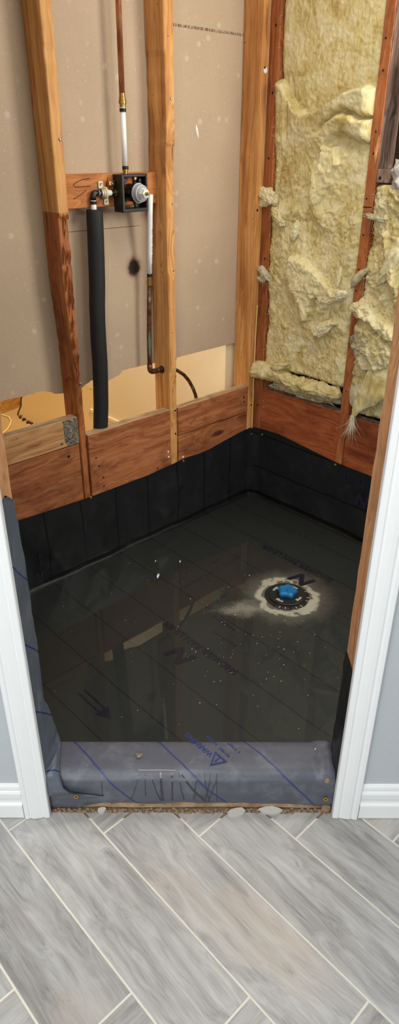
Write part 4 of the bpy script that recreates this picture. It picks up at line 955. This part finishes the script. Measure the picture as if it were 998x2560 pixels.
bm.faces.new(rg[0][::-1]); bm.faces.new(rg[-1]); bmesh.ops.recalc_face_normals(bm, faces=bm.faces[:]); fin('crumpled_strip', bm, 'wool', ins2)
blob('grey_underside', (.045, -.24, .545), (.030, .19, .040), 'wool_grey', ins2, 31, .3, 1.6)
blob('flattened_tuft', (-.012, -.375, .575), (.024, .052, .013), 'wool_grey', ins2, 33, .4, 1.2, 4, .12)
blob('torn_tuft', (-.016, -.145, .628), (.016, .040, .016), 'wool', ins2, 35, .4, 1., 4, -.3)
# second bay
def bay2(y, z):
    h = .006+ripple(y, z, 12)*1.7; h += .022*fb((y, z, 9), 6, 5)
    h -= .020*sst(.62, .54, z)
    d1 = inpoly([(-.47, .945), (-.50, .93), (-.56, .90), (-.62, .87), (-.66, .84), (-.66, .80), (-.59, .83), (-.53, .87), (-.48, .89)], y, z)+fb((y, z, 5), 40, 8)*.008; h += .030*sst(-.004, .01, d1)
    d2 = inpoly([(-.53, 1.16), (-.545, 1.16), (-.60, 1.06), (-.64, .96), (-.62, .93), (-.57, 1.03)], y, z)+fb((y, z, 5), 40, 9)*.008; h += .022*sst(-.004, .01, d2)
    d3 = inpoly([(-.475, .86), (-.53, .85), (-.62, .82), (-.66, .76), (-.60, .70), (-.53, .70), (-.475, .77)], y, z)+fb((y, z, 5), 30, 10)*.010; h += .028*sst(-.004, .012, d3)
    return h
ins3 = thing('insulation_batt', (.04, -.62, .51), 'ragged dusty fibreglass batt in the bay beside the right casing', 'insulation')
field('batt', -.478, -.86, .515, 1.293, bay2, 'wool', ins3, fresh=lambda y, z: max(.9*sst(-.01, .015, inpoly([(-.47, .945), (-.50, .93), (-.56, .90), (-.62, .87), (-.66, .84), (-.66, .80), (-.59, .83), (-.53, .87), (-.48, .89)], y, z)), sst(.1, .5, fb((y, z*.5, 6), 11, 25))))
tuft((-.020, -.492, .905), (.022, .040, .024), 'wool_pale', ins3, 41, .1)
tuft((-.022, -.520, .790), (.026, .046, .044), 'wool_grey', ins3, 43, .3)
tuft((-.010, -.502, 1.197), (.012, .044, .009), 'wool_grey', ins3, 45, .12)
tuft((-.020, -.585, 1.075), (.016, .020, .080), 'wool_pale', ins3, 47, .45)
tw = tube([(.012, -.512, 1.045), (-.008, -.496, 1.040), (-.014, -.478, 1.025), (-.016, -.462, 1.005), (-.015, -.448, .990), (-.014, -.438, .972)], .01, 14, rads=[.008, .009, .011, .014, .013, .004])
for v in tw.verts: v.co += Vector((nz(v.co, 60, 3), nz(v.co, 60, 6), nz(v.co, 60, 9)))*.007
fin('twisted_tuft', tw, 'wool_grey', ins3)
# grey backing paper and the hanging flap at the foot
def flap(name, P, mat, parent, thick=.006, nz_amp=.005):
    """P: rows of world points, lofted into a soft sheet"""
    nu, nv = 26, 20; K, L = len(P)-1, len(P[0])-1
    def fn(u, v):
        a = min(K-1, int(u*K)); b = min(L-1, int(v*L)); s_, t_ = u*K-a, v*L-b; s_ = s_*s_*(3-2*s_)*.5+s_*.5
        q = [Vector(P[a+i][b+j]) for i in (0, 1) for j in (0, 1)]
        p = (q[0]*(1-t_)+q[1]*t_)*(1-s_)+(q[2]*(1-t_)+q[3]*t_)*s_; k = fb(p, 26, 4)*nz_amp; return p+Vector((-k, k*.5, k*.6))
    A = grid(nu, nv, fn); me = bpy.data.meshes.new(name); o = fin(name, A, mat, parent); md = o.modifiers.new('thick', 'SOLIDIFY'); md.thickness = thick; md.offset = 0; return o
flap('hanging_flap', [[(-.006, -.575, .765), (-.004, -.62, .770), (.0, -.665, .75)], [(-.026, -.555, .700), (-.030, -.60, .700), (-.014, -.655, .69)], [(-.034, -.530, .625), (-.040, -.585, .620), (-.022, -.640, .625)], [(-.030, -.515, .555), (-.038, -.545, .560), (-.026, -.60, .590)], [(-.026, -.512, .515), (-.034, -.522, .520), (-.030, -.545, .560)]], 'wool', ins3, .008)
flap('grey_paper_flap', [[(.004, -.485, .730), (.010, -.50, .735), (.020, -.51, .74)], [(-.006, -.484, .660), (-.012, -.505, .650), (.006, -.53, .64)], [(-.016, -.483, .610), (-.022, -.52, .600), (.000, -.56, .60)], [(-.010, -.488, .560), (-.014, -.51, .550), (.004, -.55, .545)]], 'wool_grey', ins3, .005)
# fine loose fibres
def fibres(name, mat, parent, n_, samp, L=(.010, .03), wd=.0004, drop=0.):
    bm = bmesh.new()
    for _ in range(n_):
        p, nr = samp(); d_ = Vector((R.gauss(0, .2)-.08, R.gauss(0, 1), R.gauss(0, 1))).normalized(); l = R.uniform(*L); p = Vector(p); prev = None; c_ = Vector((R.gauss(-.2, .35), R.gauss(0, .6), R.gauss(-.35, .6)))
        if drop: d_ = Vector((R.gauss(0, .25), R.gauss(0, .3), -1)).normalized()
        sdv = d_.cross(Vector((1, .1, 0))).normalized()*wd
        for k in range(5):
            t = k/4; q = p+d_*l*t+c_*l*.8*t*t; ww = sdv*(1-t*.8); cur = (bm.verts.new(q-ww), bm.verts.new(q+ww))
            if prev: bm.faces.new((prev[0], prev[1], cur[1], cur[0]))
            prev = cur
    o = fin(name, bm, mat, parent); o['kind'] = 'stuff'
def samp1():
    y, z = R.uniform(-.06, -.43), R.uniform(.62, 1.45)
    return (-tops(y, z)+.001, y, z), None
def samp1e():
    z = R.uniform(.62, 1.8); y = R.choice((-.045, -.435)) if R.random() < .6 else R.uniform(-.05, -.43); return (-tops(y, z)*.7, y, z), None
def samp2():
    y, z = R.uniform(-.48, -.68), R.uniform(.53, 1.28); return (-bay2(y, z)+.001, y, z), None
fibres('loose_fibres', 'fibre', ins1, 1500, samp1); fibres('edge_fibres', 'fibre', ins1, 260, samp1e, (.004, .012), .0003)
fibres('loose_fibres', 'fibre_g', ins3, 1100, samp2)
fibres('loose_fibres', 'fibre', ins2, 300, lambda: ((-.03+R.uniform(-.006, .006), R.uniform(.0, -.42), R.uniform(.56, .62)), None), (.008, .022))
fibres('hanging_fibres', 'fibre_g', ins3, 90, lambda: ((-.034+R.uniform(-.006, .006), R.uniform(-.512, -.528), R.uniform(.49, .54)), None), (.02, .05), .0007, 1.)
def onball(parents):
    L_ = [t for t in TUFTS if t[3] in parents]
    def f():
        c, r_, tl, _ = R.choice(L_); q = Vector((R.gauss(0, 1), R.gauss(0, 1), R.gauss(0, 1))).normalized(); y, z = q.y*r_[1], q.z*r_[2]
        return (c[0]+q.x*r_[0], c[1]+y*cos(tl)-z*sin(tl), c[2]+y*sin(tl)+z*cos(tl)), None
    return f
fibres('tuft_fibres', 'fibre', ins1, 700, onball((ins1,)), (.006, .018), .0003); fibres('tuft_fibres', 'fibre_g', ins3, 350, onball((ins3,)), (.006, .018), .0003)
# flexible duct with its grey jacket
fd = thing('flexible_duct', (.02, -.575, 1.30), 'grey woven duct end with crumpled jacket at the right edge, above the wood block', 'duct')
dp = [(.05, -.555, 1.62), (.045, -.556, 1.55), (.035, -.560, 1.47), (.028, -.568, 1.40), (.028, -.576, 1.355)]
bm = tube(dp, .03, 24)
fin('woven_sleeve', bm, 'duct', fd)
for i in range(22):
    t = i/21; q = Vector(dp[0]).lerp(Vector(dp[2]), min(1, t*2)) if t < .5 else Vector(dp[2]).lerp(Vector(dp[4]), (t-.5)*2)
    fin('sleeve_rib', lathe(q, (-.1, -.08, -1), [(-.0016, .0300), (0, .0315), (.0016, .0300)], 20), 'steel', fd)
blob('crumpled_jacket', (-.002, -.575, 1.325), (.034, .032, .042), M['chip'], fd, 51, .45, 1.3, 4)

# ================================================================== ROOM BEHIND THE TORN BOARD
tag(fin('wall_far', box((-.075, .1035, .1), (.09, 1.6, CE), 0), 'cream_wall', center=False), 'cream painted wall of the room behind the torn board', kind='structure')
tag(fin('floor_back', box((-2.4, .103, .07), (.09, 2.2, .10), 0), 'subfloor', center=False), 'ochre floor of the room behind', kind='structure')
tag(fin('wall_end', merge(box((-2.4, 2.2, .1), (-.06, 2.24, CE), 0), box((-2.44, .11, .1), (-2.4, 2.24, CE), 0)), 'cream_wall', center=False), 'end wall of the room behind', kind='structure')
tag(fin('ceiling_back', box((-2.44, .103, CE), (.1, 2.24, CE+.02), 0), 'white', center=False), 'ceiling of the room behind', kind='structure')
tag(fin('baseboard_back', box((-.086, .105, .10), (-.0755, 1.6, .125), .003), 'cream_wall', center=False), 'low cream baseboard of the room behind', kind='structure')
# broken piece of painted board standing on that floor, offcut and cord
pl = [(-.70, .60), (-.700, .50), (-.703, .455), (-.712, .44), (-.718, .41), (-.735, .385), (-.741, .371), (-.715, .345), (-.69, .33), (-.66, .305), (-.63, .27), (-.60, .20), (-.56, .1), (-.36, .1), (-.375, .20), (-.368, .26), (-.385, .285), (-.365, .315), (-.350, .34), (-.335, .376), (-.345, .40), (-.362, .405), (-.38, .443), (-.352, .45), (-.34, .47), (-.35, .60)]
bp_ = prism(pl, 0, .013, tf=lambda c: Vector((c.x+.004*nz((c.x, c.y, 0), 60), .70+c.z, c.y+.005*nz((c.x, c.y, 5), 60))))
bpo = fin('broken_board', bp_, 'tornpaper'); bpo.data.materials.append(M['cream_face'])
for f in bpo.data.polygons:
    if abs(f.normal.y) > .9: f.material_index = 1
tag(bpo, 'broken piece of cream painted board standing behind the left stud', 'board')
rm = []
for k in range(26):
    a = pl[6+k % 4]; b = pl[7+k % 4]; t = R.random(); rm.append(lathe((a[0]+(b[0]-a[0])*t, .698, a[1]+(b[1]-a[1])*t), (R.gauss(0, 1), -1, R.gauss(0, 1)), [(0, .004), (.006, .006), (.012, .002)], 6))
fin('crumbling_edge', merge(*rm), 'tornpaper', bpo)
op = box((-.92, .79, .375), (-.655, .83, .435), .002, segs=(0, 8), jit=.002)
bmesh.ops.rotate(op, verts=op.verts[:], cent=(-.655, .8, .40), matrix=Matrix.Rotation(-.10, 3, 'Y'))
oo = fin('wood_offcut', merge(op, box((-.915, .795, .10), (-.87, .825, .40), .002)), 'ochre'); tag(oo, 'ochre wood offcut with a post, beyond the torn board at far left', 'wood')
tag(fin('cord', tube([(-.70, 1.05, .104), (-.613, 1.169, .104), (-.55, 1.21, .104), (-.507, 1.258, .104), (-.47, 1.31, .104), (-.45, 1.37, .104), (-.46, 1.43, .104), (-.52, 1.46, .104), (-.60, 1.45, .104)], .004, 8), 'cord', smooth=True), 'pale cord lying on the ochre floor of the room behind', 'cord')
